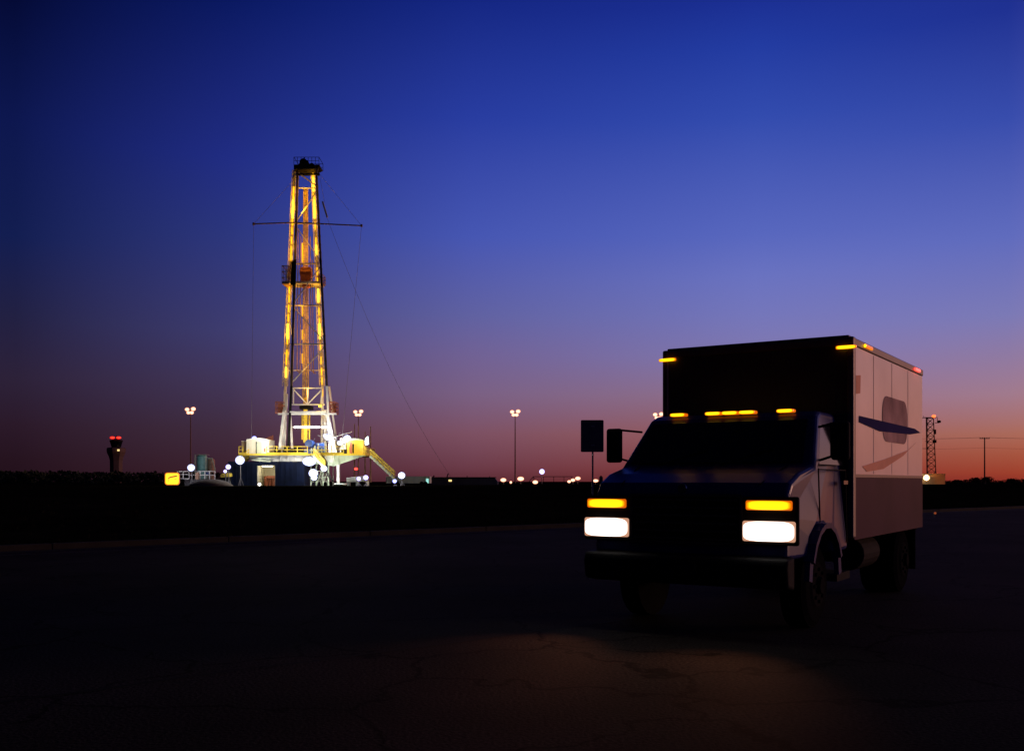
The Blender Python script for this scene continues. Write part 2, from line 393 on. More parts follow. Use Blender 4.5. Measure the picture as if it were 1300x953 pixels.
mb = MB()
for _ in range(5200):
    s_ = .25+abs(rnd.gauss(0,1))*9; t_ = rnd.uniform(-22,42); p = K0+RN*s_+RD*t_
    if p.y < 8: continue
    z_ = ground_z(p.x,p.y); h_ = rnd.uniform(.03,.11)*(1.8 if rnd.random()<.05 else 1)
    a_ = rnd.uniform(0,6.28); wx,wy = .012*math.cos(a_),.012*math.sin(a_); lx,ly = rnd.uniform(-.09,.09),rnd.uniform(-.09,.09)
    for k_ in range(3):
        ox,oy = rnd.uniform(-.06,.06),rnd.uniform(-.06,.06)
        mb.bm.faces.new([mb.bm.verts.new((p.x+ox-wx,p.y+oy-wy,z_-.02)),mb.bm.verts.new((p.x+ox+wx,p.y+oy+wy,z_-.02)),mb.bm.verts.new((p.x+ox+lx*(1+k_),p.y+oy+ly,z_+h_*(1-.2*k_)))])
o = mb.build('verge_grass', M['grass'], org=(K0.x,K0.y,0)); tag(o,'dark tufts of grass on the verge beyond the kerb','grass',kind='stuff')

# ------------------------------------------------------------------ control tower
Y = 560
k = Y/F
c = P(147.5, HY, Y); t = empty('control_tower', (c.x,Y,.8), 'dark airport control tower with red lamps on its roof, far left', 'control tower')
def tz(py): return P(0,py,Y).z
MB().lathe((c.x,Y,0), [(8.3*k,.8),(8.0*k,tz(592)),(8.2*k,tz(584)),(9.6*k,tz(579)),(11.6*k,tz(575))], 8).build('shaft', M['tower_conc'], t)
MB().lathe((c.x,Y,0), [(11.6*k,tz(574.9)),(12.2*k,tz(573)),(12.2*k,tz(569.5)),(11.2*k,tz(568.2)),(8*k,tz(567.8))], 8).build('office_floor', M['tower_conc'], t)
MB().lathe((c.x,Y,0), [(6.0*k,tz(567.7)),(8.2*k,tz(560.3))], 8).build('cab_glazing', M['glass_dark'], t)
r_ = MB().lathe((c.x,Y,0), [(8.6*k,tz(560.2)),(8.6*k,tz(559)),(4*k,tz(557.4)),(1.2*k,tz(557))], 8).build('roof', M['steel_dark'], t)
MB().tube((c.x,Y,tz(557)),(c.x,Y,tz(553)),.25).build('antenna', M['steel_dark'], r_)
for px in (142.6,150.6):
    q = P(px,555.4,Y-1)
    m = MB().ball(q, 1.0, 1.5,1,.8).build('obstruction_lamp', G['red'], t)
q = P(150.3,571.3,Y-5.7)
MB().box((q.x-.5,q.y-.3,q.z-.5),(q.x+.5,q.y+.3,q.z+.5)).build('lit_window', G['window'], t)

# ------------------------------------------------------------------ high mast lights
def high_mast(px, pyl, Y, label, first=None):
    h = P(px,pyl,Y).z-.8
    c = P(px,HY,Y)
    t = empty('high_mast_light', (c.x,Y,.8), label, 'light mast', 'tall light masts with clustered lamps')
    MB().tube((c.x,Y,.5),(c.x,Y,.8+h),.30,.16).build('pole', M['rust'], t)
    m = MB(); m.bar((c.x-1.7,Y,.8+h),(c.x+1.7,Y,.8+h),.14); m.bar((c.x-1.0,Y+.1,.8+h-1.2),(c.x+1.0,Y+.1,.8+h-1.2),.12)
    m.build('crossarm', M['galv'], t)
    for dx, dz, r in ((-1.25,.1,.82),(1.25,.3,.88),(-.70,-1.2,.74),(.60,-1.2,.76)):
        f = MB().tube((c.x+dx,Y-.4,.8+h+dz),(c.x+dx,Y+.3,.8+h+dz),r*.98,r*.4,12).build('lamp_housing', M['galv'], t)
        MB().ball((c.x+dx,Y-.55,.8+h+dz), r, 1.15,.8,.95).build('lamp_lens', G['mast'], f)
    return t
high_mast(242, 520, 400, 'tall light mast furthest left, rising behind the teal tank')
high_mast(455, 523, 430, 'tall light mast behind the yellow cabin of the rig')
high_mast(654, 523, 415, 'tall light mast in the gap between rig and road sign')
high_mast(835.5, 526.5, 400, 'tall light mast just behind the left side of the truck')

# ------------------------------------------------------------------ drilling rig
YR = 160
rig = empty('drilling_rig', (P(390,HY,YR).x,YR,.8), 'tall drilling rig mast lit yellow above a white floodlit drill floor', 'drilling rig')
FL = (P(370,490,157.5), P(378,216,158.8)); FRt = (P(415,490,157.5), P(401.5,216,158.8))
BL = (P(362.5,490,161.5), P(374,216,160.8)); BR = (P(409.5,490,161.5), P(397.5,216,160.8))
def onleg(leg, py):
    a, b = leg; f = (490-py)/(490-216.)
    return a.lerp(b, f)
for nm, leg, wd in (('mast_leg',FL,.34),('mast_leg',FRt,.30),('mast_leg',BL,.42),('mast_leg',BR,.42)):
    m = MB(); m.bar(leg[0], leg[1], wd); lm = 'leg_shade' if leg in (FL,FRt) else 'steel_cream'
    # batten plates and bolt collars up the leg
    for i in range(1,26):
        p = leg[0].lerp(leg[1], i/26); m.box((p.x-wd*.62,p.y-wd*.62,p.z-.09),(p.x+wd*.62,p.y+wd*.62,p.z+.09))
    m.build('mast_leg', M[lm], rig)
def brace(leg1, y1, leg2, y2, wd=.14, m_='steel_cream'):
    MB().bar(onleg(leg1,y1), onleg(leg2,y2), wd).build('brace', M[m_], rig)
for yy in (239,284,335,388,437): brace(FL,yy,FRt,yy)
brace(FRt,242,FL,282); brace(FL,288,FRt,332); brace(FRt,338,FL,385); brace(FL,391,FRt,434); brace(FRt,440,FL,486)
brace(FL,219,FRt,237,.2)
for yy in (239,284,335,388,437,470):
    brace(BL,yy,BR,yy,.12); brace(FL,yy,BL,yy,.1); brace(FRt,yy,BR,yy,.1)
for y1,y2 in ((284,239),(335,284),(388,335),(437,388),(486,437)):
    brace(FL,y1,BL,y2,.09); brace(FRt,y1,BR,y2,.09)
# side lattice next to the lit legs
for leg in (BL,BR):
    m = MB(); s = .55
    for i in range(46):
        p = leg[0].lerp(leg[1], i/46); q = leg[0].lerp(leg[1], (i+1)/46)
        a, b = (-s,s) if i%2 else (s,-s)
        m.bar(p+Vector((a*.6,-.25,0)), q+Vector((b*.6,-.25,0)), .07)
    m.bar(leg[0]+Vector((-.42,-.3,0)), leg[1]+Vector((-.30,-.3,0)), .09)
    m.bar(leg[0]+Vector((.42,-.3,0)), leg[1]+Vector((.30,-.3,0)), .09)
    m.build('leg_lattice', M['steel_cream'], rig)
# lamps up the two rear legs
ys_l = [243,252,262,272,283,294,306,318,327,369,380,392,404,418,424,433,449,459,473]
ys_r = [484,499,226,234,238,252,262,272,288,307,319,345,358,374,378,396,409,418,424,441,458,472]
for leg, ys, sx in ((BL,ys_l,.12),(BR,ys_r,.05)):
    for j, yy in enumerate(ys):
        p = onleg(leg, yy)+Vector((sx,-.62,0)); strong = (yy in (234,238,256,272,374,378,418,424,473,262,319))
        hh = .85 if strong else .6
        r = .19 if strong else .12
        m = MB(); m.tube(p+Vector((0,0,-hh)), p+Vector((0,0,hh)), r, r, 10)
        f = m.build('mast_lamp', G['sodium'] if strong else G['sodium_soft'], rig)
        if True:
            point(p+Vector((0,-.35,0)), (1,.42,.008), 85 if strong else 45, f, .3)
for yy in (250,272,315,327,395,425,455):
    p = P(388 if yy<300 else 384, yy, 160.9)
    f = MB().tube(p+Vector((0,0,-.8)), p+Vector((0,0,.8)), .13,.13,8).build('mast_lamp', G['sodium_soft'], rig)
    point(p+Vector((.3,-2.9,0)), (1,.46,.02), 190, f, .3)
# travelling gear
m = MB()
for dx in (-.42,-.14,.14,.42): m.bar(P(388,505,160)+Vector((dx,0,0)), P(388,240,160)+Vector((dx*.7,0,0)), .16)
m.build('hoist_cable', mat('orange_brown_cable_guide',(.50,.34,.04),.6,var=.4), rig)
m = MB()
for px, a, b in ((377,470,290),(381,474,300),(395,470,300),(398,474,330)):
    m.tube(P(px,a,159.3), P(px+(388-px)*.15,b,159.6), .07)
m.bar(P(377,470,159.3),P(381,474,159.3),.12); m.bar(P(395,470,159.3),P(401,474,159.3),.12)
m.build('rotary_hose', M['rust'], rig)
m = MB(); c = P(388.5,350,159.6)
m.box((c.x-.85,c.y-.5,c.z-1.2),(c.x+.85,c.y+.5,c.z+1.3)); m.box((c.x-.55,c.y-.55,c.z-1.9),(c.x+.55,c.y+.55,c.z-1.2)); m.tube(c+Vector((-.95,0,.5)),c+Vector((.95,0,.5)),.6,.6,14)
m.build('travelling_block', M['red_oxide'], rig, bevel=.08)
# crown
tp = P(390,216,159.8)
m = MB(); x0 = P(376,0,159.8).x; x1 = P(402.5,0,159.8).x
m.box((x0,158,P(0,219,159.8).z),(x1,161.6,P(0,213.5,159.8).z)); m.box((x1,158.4,P(0,214.5,159.8).z),(P(407.5,0,159.8).x,161.2,P(0,212.5,159.8).z))
m.prism([(x1,P(0,217.5,159.8).z),(P(407.5,0,159.8).x,P(0,214.6,159.8).z),(x1,P(0,214.6,159.8).z)],158.6,161)
m.bar(P(375.5,221.3,158.2),P(406,221.3,158.2),.22); m.build('crown_platform', M['steel_dark'], rig)
m = MB(); c = P(387,212,159.8)
m.prism([(c.x-1.1,c.z-.3),(c.x+1.1,c.z-.3),(c.x+.55,c.z+.9),(c.x-.45,c.z+1.0)],159.2,160.4); m.tube((c.x-.1,159.1,c.z+.55),(c.x-.1,160.5,c.z+.55),.62,.62,14); m.tube((c.x+1.2,159.3,c.z+.1),(c.x+1.2,160.3,c.z+.1),.4,.4,12)
m.tube((c.x-.1,159.8,c.z+1),(c.x-.1,159.8,c.z+1.5),.09)
m.build('crown_block', M['steel_dark'], rig)
m = MB(); xa = P(376,0,159.8).x; xb = P(407.5,0,159.8).x; zt = P(0,204,159.8).z; zb = P(0,213,159.8).z
for yy in (158.1,161.5):
    for i in range(8):
        xx = xa+(xb-xa)*i/7; m.bar((xx,yy,zb),(xx,yy,zt),.06)
    m.bar((xa,yy,zt),(xb,yy,zt),.06); m.bar((xa,yy,(zt+zb)/2),(xb,yy,(zt+zb)/2),.05)
for xx in (xa,xb):
    m.bar((xx,158.1,zt),(xx,161.5,zt),.06)
m.build('crown_railing', M['steel_dark'], rig)
# racking board, baskets and wind walls
m = MB(); c0 = P(361.5,357,160); c1 = P(411,363,160)
m.box((c0.x,158.4,P(0,362,160).z),(c1.x-.3,162,P(0,359.5,160).z))
for xx in [c0.x+.5*i for i in range(1,11)]: m.bar((xx,158.6,P(0,359,160).z),(xx,161.9,P(0,359,160).z),.08)
m.build('racking_board', M['steel_cream'], rig)
def cage(name, pxa, pxb, pya, pyb, ya, yb, m_, n=4):
    m = MB(); A = P(pxa,pya,YR); B = P(pxb,pyb,YR)
    for yy in (ya,yb):
        for i in range(n+1):
            xx = A.x+(B.x-A.x)*i/n; m.bar((xx,yy,B.z),(xx,yy,A.z),.09)
        for i in range(4):
            zz = B.z+(A.z-B.z)*i/3; m.bar((A.x,yy,zz),(B.x,yy,zz),.10)
    for xx in (A.x,B.x):
        for i in range(4):
            zz = B.z+(A.z-B.z)*i/3; m.bar((xx,ya,zz),(xx,yb,zz),.09)
    m.box((A.x,ya,B.z-.12),(B.x,yb,B.z))
    return m.build(name, M[m_], rig)
cage('basket', 361,369,340,362,158.4,161.6,'rust')
cage('basket', 406,411,350,360,158.8,161.4,'rust',3)
m = MB(); a = onleg(FL,332); b = onleg(FL,363); m.hexa([b+Vector((-.55,-.3,0)),b+Vector((.28,-.3,0)),b+Vector((.28,-.22,0)),b+Vector((-.55,-.22,0)),a+Vector((-.5,-.3,0)),a+Vector((.25,-.3,.25)),a+Vector((.25,-.22,.25)),a+Vector((-.5,-.22,-.1))])
m.build('wind_wall', M['black'], rig)
m = MB(); a = onleg(FRt,329); b = onleg(FRt,364); m.bar(a+Vector((.02,-.28,0)), b+Vector((.02,-.28,0)), .3, .1); m.build('wind_wall', M['black'], rig)
# cross yard with guy lines
m = MB(); A = P(322,284.3,158); B = P(459,286.5,157.6); C = P(374,282.5,158)
m.bar(A,C,.17); m.bar(C,B,.17); m.box((A.x-.15,A.y-.15,A.z-.2),(A.x+.15,A.y+.15,A.z+.2)); m.box((B.x-.15,B.y-.15,B.z-.2),(B.x+.15,B.y+.15,B.z+.2))
m.build('cross_yard', M['rust'], rig)
def wire_(p, q, r=.022, sag=0.): 
    m = MB(); n = 10; p=Vector(p); q=Vector(q); prev = p
    for i in range(1,n+1):
        t_ = i/n; c_ = p.lerp(q,t_)-Vector((0,0,sag*4*t_*(1-t_))); m.tube(prev,c_,r,r,4); prev = c_
    m.build('guy_wire', M['wire'], rig)
wire_(P(377,224,158.5), A); wire_(P(404,219,158.5), B)
wire_(A, P(319,570,156)); wire_(B, P(434,560,156)); wire_(P(404,214,159), P(412,257,158)); wire_(P(415,276,158), P(573,606,172), .025, 3.2)
MB().bar(P(409.5,256,158), P(415.5,276,158), .26).build('hanging_pipe', M['steel_cream'], rig)
# lower mast, A-frames and girts
def wbar(p, q, wd, nm='a_frame_leg', m_='steel_white'): MB().bar(p,q,wd).build(nm, M[m_], rig)
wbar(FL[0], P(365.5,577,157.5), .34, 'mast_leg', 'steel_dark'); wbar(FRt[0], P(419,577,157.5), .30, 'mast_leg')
wbar(BL[0], P(358,577,161.5), .38, 'mast_leg', 'steel_white'); wbar(BR[0], P(409,577,161.5), .38, 'mast_leg')
wbar(P(361,520,158.5), P(354.5,577,158), .42); wbar(P(364,500,160), P(360.5,577,159.5), .36)
wbar(P(368,520,159.5), P(371.5,577,159.5), .30); wbar(P(416,526,158), P(426,577,157.5), .5); wbar(P(413,520,160), P(413.5,577,160), .4)
wbar(P(418,490,161), P(429,577,162), .3)
for (a,b,wd) in (((371,492.5),(408,492.5),.16),((369,513.5),(412,513.5),.2),((372.5,513),(372.5,493),.16),((409,493),(407,513),.16),((372.5,494),(390,513),.16),((390.5,513),(409,494),.16),((390.5,493),(390.5,513),.18)):
    wbar(P(*a,158), P(*b,158), wd, 'girt')
wbar(P(353,525.3,157.6), P(427,525.3,157.6), .26, 'girt'); wbar(P(368,522.8,157.4), P(413,522.8,157.4), .22, 'girt')
wbar(P(366,542,158), P(416,542,158), .16, 'girt')
f = MB().box(P(374,543.2,157.7), P(405,540.7,157.5)).build('tube_lamp', G['tube'], rig); point(P(390,542,156.8),(1,.95,.88),120,f,.5)
f = MB().box(P(409,543.2,157.7), P(415,540.9,157.5)).build('tube_lamp', G['tube'], rig)
f = MB().box(P(405,517,157.9), P(408.5,513.7,157.6)).build('floodlight', G['sodium'], rig); point(P(406,518,157),(1,.6,.1),90,f,.3)
cage('basket', 353,361,511,524.6,158.2,161.6,'red_oxide',5); cage('basket', 420,427.3,511,524.6,158.2,161.6,'red_oxide',5)
m = MB(); m.box(P(353,512,161.7),P(361,524,161.75)); m.build('basket_screen', M['red_oxide'], rig)
m = MB(); m.box(P(420,512,161.7),P(427,524,161.75)); m.build('basket_screen', M['red_oxide'], rig)
# top drive above the rotary table
m = MB(); c = P(388,530,159.5)
m.box((c.x-.3,c.y-.3,P(0,562,YR).z),(c.x+.3,c.y+.3,P(0,505,YR).z))
for dx in (-.55,.62): m.box((c.x+dx-.09,c.y-.1,P(0,558,YR).z),(c.x+dx+.09,c.y+.1,P(0,527,YR).z))
for yy in (534,546): m.box((c.x-.6,c.y-.15,P(0,yy,YR).z),(c.x+.7,c.y+.15,P(0,yy-1,YR).z))
m.build('top_drive', M['yellow'], rig)
point(P(388,545,157.6),(1,.7,.2),120,rig,.4); point(P(388,497,157.2),(1,.55,.08),150,rig,.4); point(P(388,470,157.6),(1,.5,.05),110,rig,.4)  # fill points without fixtures, added to brighten the centre column
m = MB(); m.box(P(380,519,158.4),P(398,516,161)); m.build('finger_board', M['steel_dark'], rig)

# drill floor
DX0, DX1 = P(316,0,YR).x, P(470,0,YR).x
zf = P(0,577,YR).z
m = MB(); m.box((DX0,154,zf-.25),(DX1,167,zf)); m.build('floor_deck', M['yellow'], rig)
m = MB(); zb = P(0,587,YR).z
m.box((P(345,0,YR).x,154.6,zb),(P(400,0,YR).x,154.9,zf-.254)); m.box((P(400,0,YR).x,154.6,zb),(P(431,0,YR).x,155,zf-.254))
m.box((P(321,0,YR).x,155.2,P(0,581.5,YR).z),(P(345,0,YR).x,155.5,zf-.254))
m.prism([(P(318,0,YR).x,P(0,580.5,YR).z),(P(345,0,YR).x,P(0,580.5,YR).z),(P(345,0,YR).x,zb),(P(328,0,YR).x,P(0,585,YR).z)],155.6,166)
for i in range(9):
    xx = P(348+i*9,0,YR).x; m.box((xx-.05,154.45,zb),(xx+.05,154.6,zf-.26))
m.build('floor_beam', M['steel_white'], rig)
m = MB()
m.prism([(P(431,0,YR).x,P(0,592,YR).z),(P(431,0,YR).x,zf-.26),(P(470,0,YR).x,zf-.26),(P(468,0,YR).x,P(0,579.5,YR).z)],155,155.25)
m.prism([(P(404,0,YR).x,P(0,589,YR).z),(P(431,0,YR).x,P(0,592,YR).z),(P(431,0,YR).x,zf-.27),(P(404,0,YR).x,zf-.27)],155.1,155.3)
for i in range(5): m.bar((P(437+6*i,0,YR).x,154.9,P(0,590-2.2*i,YR).z),(P(437+6*i,0,YR).x,154.9,zf-.27),.12)
m.build('cantilever_beam', M['pale_green'], rig)
# railing
def railing(pa, pb, nm, step=1.3, h=1.1, m_='yellow'):
    pa, pb = Vector(pa), Vector(pb); m = MB(); n = max(1,int((pb-pa).length/step))
    for i in range(n+1):
        p = pa.lerp(pb,i/n); m.bar(p,p+Vector((0,0,h)),.09)
    for hh in (h,h*.55): m.bar(pa+Vector((0,0,hh)),pb+Vector((0,0,hh)),.08)
    m.bar(pa+Vector((0,0,.1)),pb+Vector((0,0,.1)),.05,.2)
    return m.build(nm, M[m_], rig)
railing((P(350,0,YR).x,154.1,zf),(P(400,0,YR).x,154.1,zf),'railing')
railing((P(412,0,YR).x,154.1,zf),(P(444,0,YR).x,154.1,zf),'railing')
railing((P(352,0,YR).x,166.8,zf),(P(466,0,YR).x,166.8,zf),'railing')
railing((DX1-.1,154.2,zf),(DX1-.1,166,zf),'railing')
# equipment on the floor
m = MB(); c = P(393,563,156.5); m.tube((c.x,155.8,c.z),(c.x,158.2,c.z),.62,.62,18); m.box((c.x-.8,156,zf),(c.x+.8,158,zf+.8)); m.build('winch_drum', M['blue'], rig, bevel=.05)
m = MB(); c = P(405,565,156.5); m.box((c.x-.9,156,zf),(c.x+.9,158,zf+1.1)); m.tube((c.x-.5,157,zf+1.35),(c.x+.7,157,zf+1.35),.42,.42,12); m.build('hydraulic_unit', M['blue'], rig, bevel=.05)
m = MB(); c = P(383,567,157); m.box((c.x-1.6,156.4,zf),(c.x+.6,158.4,zf+.9)); m.box((c.x-1.2,156.6,zf+.9),(c.x-.2,158,zf+1.4)); m.build('rotary_table', M['steel_dark'], rig, bevel=.05)
m = MB(); m.box(P(420,577,158),P(431,560,162)); m.box(P(431.2,577,158.5),P(444,556.5,162)); m.box(P(424,560,159),P(429,557.5,161)); m.build('drawworks_housing', M['steel_white'], rig, bevel=.1)
MB().box(P(433,575.5,157.9),P(441,570.5,158.5)).build('louvre', M['steel_dark'], rig)
m = MB()
for i in range(5):
    xx = P(404+i*4.2,0,YR).x; m.tube((xx,154.6,zf+.02),(xx,154.6,zf+.9+.35*(i%3)),.10,.10,8)
m.tube((P(402,0,YR).x,154.6,zf+.55),(P(423,0,YR).x,154.6,zf+.55),.12,.12,8)
m.build('manifold', M['pale_green'], rig)
m = MB(); prev = P(409,579,153.9)
for i in range(1,15):
    q_ = P(409+i*.9+2.2*math.sin(i*.5),579+i*2.3,153.7); m.tube(prev,q_,.16,.16,8); prev = q_
m.build('mud_hose', M['steel_dark'], rig)
m = MB(); m.bar(P(320,583.5,154.2),P(344,585.5,154.2),.25); m.bar(P(326,581.5,154.3),P(345,581.8,154.3),.14); m.bar(P(330,586,154.1),P(330,581,154.1),.1)
m.build('cable_tray', M['pale_green'], rig)
railing((P(316,0,YR).x,154.1,zf),(P(321,0,YR).x,154.1,zf),'railing')
for a_,b_ in ((355,362),(366,380)):
    m = MB(); m.box((P(a_,0,YR).x,156,zf+.01),(P(b_,0,YR).x,157.2,zf+.75)); m.box((P(a_+1,0,YR).x,156.2,zf+.75),(P(a_+4,0,YR).x,156.9,zf+1.15)); m.build('tool_locker', M['steel_dark'], rig, bevel=.05)
m = MB(); m.tube(P(419,556,158.6),P(447,548,158.9),.06,.05,5); m.bar(P(412,554.5,157.4),P(426,555.2,157.4),.1); m.build('jib', M['steel_white'], rig)
# floodlights round the floor
def flood(px, py, Y, r, key, W, rgb, parent=rig, name='floodlight', sx=1., light_off=(0,-1.2,0)):
    p = P(px,py,Y)
    m = MB(); m.tube((p.x,p.y+r*.05,p.z),(p.x,p.y+r*1.1,p.z), r*.98, r*.35, 14); m.bar((p.x,p.y+r*.6,p.z-r*.3),(p.x,p.y+r*.6,p.z-r*1.6),.1)
    f = m.build(name, M['steel_dark'], parent)
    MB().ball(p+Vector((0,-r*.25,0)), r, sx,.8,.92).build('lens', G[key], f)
    if W: point(p+Vector(light_off), rgb, W, f, r)
    return f
flood(417,555,157,.60,'white',900,(.9,.95,1))
flood(413,553,157,.35,'white',0,(1,1,1)); flood(420,558,157.3,.35,'white',0,(1,1,1))
flood(431.5,562,156.8,.42,'white',300,(.92,.95,1)); flood(441,557,156.2,.70,'white',500,(.9,.95,1), sx=.9); flood(437,559.5,156.4,.4,'white',0,(1,1,1))
flood(393,585.5,153.4,.80,'white',420,(.88,.94,1), sx=1.35); flood(398,600.5,153.2,.74,'white',380,(.88,.94,1)); flood(411.5,594.5,153,.52,'white',400,(.9,.95,1))
flood(399,606,153.3,.5,'white',0,(1,1,1))
flood(323,556.3,157.2,.42,'blue',60,(.4,.45,1))
m = MB(); m.prism([(P(468.5,0,YR).x,P(0,566,YR).z),(P(468.5,0,YR).x,P(0,558,YR).z),(P(472,0,YR).x,P(0,555,YR).z),(P(473,0,YR).x,P(0,565,YR).z)],155.6,156)
f = m.build('floodlight', mat('teal_white_panel_lamp',(.8,.8,.8),emis=(.62,1,.98),es=1.6), rig); point(P(466,562,154),(.9,.98,1),220,f,.4)
# substructure
m = MB(); x0,xd0,xd1,x1 = [P(v,0,YR).x for v in (303,338,360.5,396)]; zt = zb-.01; zd = P(0,591.5,YR).z
def wall(a, b, z0, z1): m.box((a,154,z0),(b,154.15,z1))
wall(x0,xd0,.6,zt); wall(xd1,x1,.6,zt); wall(xd0,xd1,zd,zt)
m.box((x0,154.16,.6),(x0+.15,166,zt)); m.box((x1-.15,154.16,.6),(x1,166,zt)); m.box((x0+.16,165.85,.6),(x1-.16,166,zt)); m.box((x0,154.2,zt+.01),(x1,166,zt+.08))
for i in range(14):   # tarp folds
    xx = x0+.4+i*(x1-x0-.8)/13
    if xd0-.2 < xx < xd1+.2: continue
    m.bar((xx,153.97,.7),(xx,153.97,zt-.1),.12,.08)
m.build('substructure_cover', M['navy_tarp'], rig)
m = MB(); m.box((xd0,154.3,.7),(xd0+.1,158.5,zd)); m.box((xd1-.1,154.3,.7),(xd1,158.5,zd)); m.box((xd0+.11,158.4,.7),(xd1-.11,158.5,zd)); m.box((xd0,154.3,zd+.01),(xd1,158.5,zd+.1))
m.box((xd0+.4,158.1,zd-.75),(xd1-.4,158.3,zd-.62)); m.build('cellar_room', M['cream'], rig)
m = MB()
for i,(dx,r) in enumerate(((.75,.36),(1.35,.30),(2.0,.34))): m.tube((xd0+dx,157,.75),(xd0+dx,157,.75+1.55-.2*(i%2)),r,r,12)
m.box((xd0+.95,156.4,1.95),(xd0+2.3,156.9,2.35)); m.build('mud_pump', M['red_oxide'], rig)
f = MB().box((xd0+.6,154.9,zd-.15),(xd1-.6,155.1,zd-.05)).build('tube_lamp', G['tube'], rig); point(((xd0+xd1)/2,155.4,zd-.5),(1,.9,.62),55,f,.3)
point((xd1-.6,154.9,1.9),(1,.95,.8),10,f,.2)
# white lattice legs right of the cover
m = MB()
cols = [P(v,0,YR).x for v in (401,408,416,423)]
for i,xx in enumerate(cols):
    m.bar((xx,156,.7),(xx,156,P(0,590,YR).z),.16); m.bar((xx,160,.7),(xx,160,P(0,590,YR).z),.16)
for a,b in zip(cols,cols[1:]):
    m.bar((a,156,.9),(b,156,P(0,592,YR).z),.1); m.bar((a,160,P(0,592,YR).z),(b,160,.9),.1)
    m.bar((a,156,P(0,606,YR).z),(a,160,P(0,606,YR).z),.1)
    for pz in (598,606,611): m.bar((a,156,P(0,pz,YR).z),(b,156,P(0,pz,YR).z),.1)
m.build('substructure_lattice', M['pale_green'], rig)
m = MB(); m.box(P(427.5,613.5,155.5),P(431.5,589,156.1)); m.box(P(418,590,155.4),P(432,587.5,156.2)); m.box(P(424,614.8,155),P(441,613,157)); m.build('support_column', M['steel_white'], rig)
# stairs
def stairs(pa, pb, wd, m_, nm='stair', steps=22):
    """pa top, pb bottom (world)"""
    pa, pb = Vector(pa), Vector(pb); m = MB(); off = Vector((0,wd,0))
    m.bar(pa,pb,.12,.34); m.bar(pa+off,pb+off,.12,.34)
    for i in range(steps):
        p = pa.lerp(pb,(i+.5)/steps); m.box((p.x-.16,p.y+.07,p.z+.02),(p.x+.16,p.y+wd-.07,p.z+.06))
    o = m.build(nm, M[m_], rig)
    r = MB()
    for o_ in (Vector((0,-.08,0)), off+Vector((0,.08,0))):
        for i in range(9):
            p = pa.lerp(pb,i/8)+o_; r.bar(p,p+Vector((0,0,1.1)),.09)
        for hh in (1.1,.6): r.bar(pa+o_+Vector((0,0,hh)),pb+o_+Vector((0,0,hh)),.11)
    r.build('handrail', M['yellow'], o)
stairs(P(470,579,156),P(500,607,156),1.3,'pale_green')
stairs(P(398,578,153.2),P(412,593.5,152.6),.8,'pale_green')
stairs(P(316,579,155),P(291,604,154.5),1.1,'yellow')
# mast stubs on the right
for px,a in ((450,538),(463.5,548),(470.5,541)):
    MB().tube(P(px,612,163),P(px,a,163),.13,.07,6).build('standpipe', M['rust'], rig)
MB().tube(P(455,612,163),P(455,540,163),.08,.08,6).build('standpipe', M['rust'], rig)
MB().ball(P(452,595,156),.24,1.4,1,1).build('signal_lamp', G['red'], rig)
m = MB()
for a,b in (((425,560),(432,549)),((434,562),(436,551)),((400,556),(394,565)),((403,552),(410,556))): m.tube(P(*a,157),P(*b,157.4),.04,.03,5)
m.build('whip_line', M['galv'], rig)

# cabins on the drill floor
def arched(name, label, pxa, pxb, py_top, py_bot, Ya, Yb, mt, cat='cabin'):
    xa, xb = P(pxa,0,YR).x, P(pxb,0,YR).x; z1 = P(0,py_top+2.2,YR).z; z0 = zf+.004; zt = P(0,py_top,YR).z
    t = empty(name, ((xa+xb)/2,Ya,z0), label, cat)
    m = MB(); m.box((xa,Ya,z0),(xb,Yb,z1))
    for i in range(9): m.box((xa-.02+i*(xb-xa)/8,Ya-.03,z0+.1),(xa+.03+i*(xb-xa)/8,Ya,z1))
    m.build('wall', M[mt], t)
    poly = [(xa-.1+(xb-xa+.2)*i/10, z1+.003+(zt-z1)*math.sin(math.pi*i/10)) for i in range(11)]
    poly[0] = (xa-.1,z1+.003); poly[-1] = (xb+.1,z1+.003)
    MB().prism(poly+[(xb+.1,z1-.05),(xa-.1,z1-.05)] if False else poly, Ya-.15, Yb+.15).build('roof', M['steel_white'] if mt!='cabin_yellow' else M['pale_green'], t)
    return t, xa, xb, z0, z1
t, xa, xb, z0, z1 = arched('doghouse','white cabin with an arched roof at the left end of the drill floor',322.5,349.5,557.3,577,155.6,159.5,'cream')
d = MB().box((P(335,0,YR).x,155.50,z0+.05),(P(341,0,YR).x,155.57,z1-.35)).build('door', M['pale_green'], t)
MB().box((P(334,0,YR).x,155.45,z0+.05),(P(335,0,YR).x,155.57,z1-.3)).build('door_frame', M['steel_dark'], d)
MB().box((P(344,0,YR).x,155.50,z0+.35),(P(345.6,0,YR).x,155.57,z0+.9)).build('notice_board', M['red_oxide'], t)
m = MB(); m.prism([(P(340,0,YR).x,P(0,557,YR).z),(P(349.8,0,YR).x,P(0,553,YR).z),(P(349.8,0,YR).x,P(0,559.4,YR).z)],158.2,158.5); m.build('roof_flap', M['red_oxide'], t)
point(P(332,562,152.6),(1,.96,.86),800,rig,.5)
c = P(319,577,YR); t2 = empty('locker_container', (c.x,156.4,zf+.004), 'pink-lit corrugated container at the far left of the drill floor', 'container')
m = MB(); m.box((P(315,0,YR).x,156.2,zf+.004),(P(322,0,YR).x,159.8,P(0,561.5,YR).z))
for i in range(6):
    xx = P(315.3+1.15*i,0,YR).x; m.box((xx,156.13,zf+.1),(xx+.07,156.2,P(0,562,YR).z))
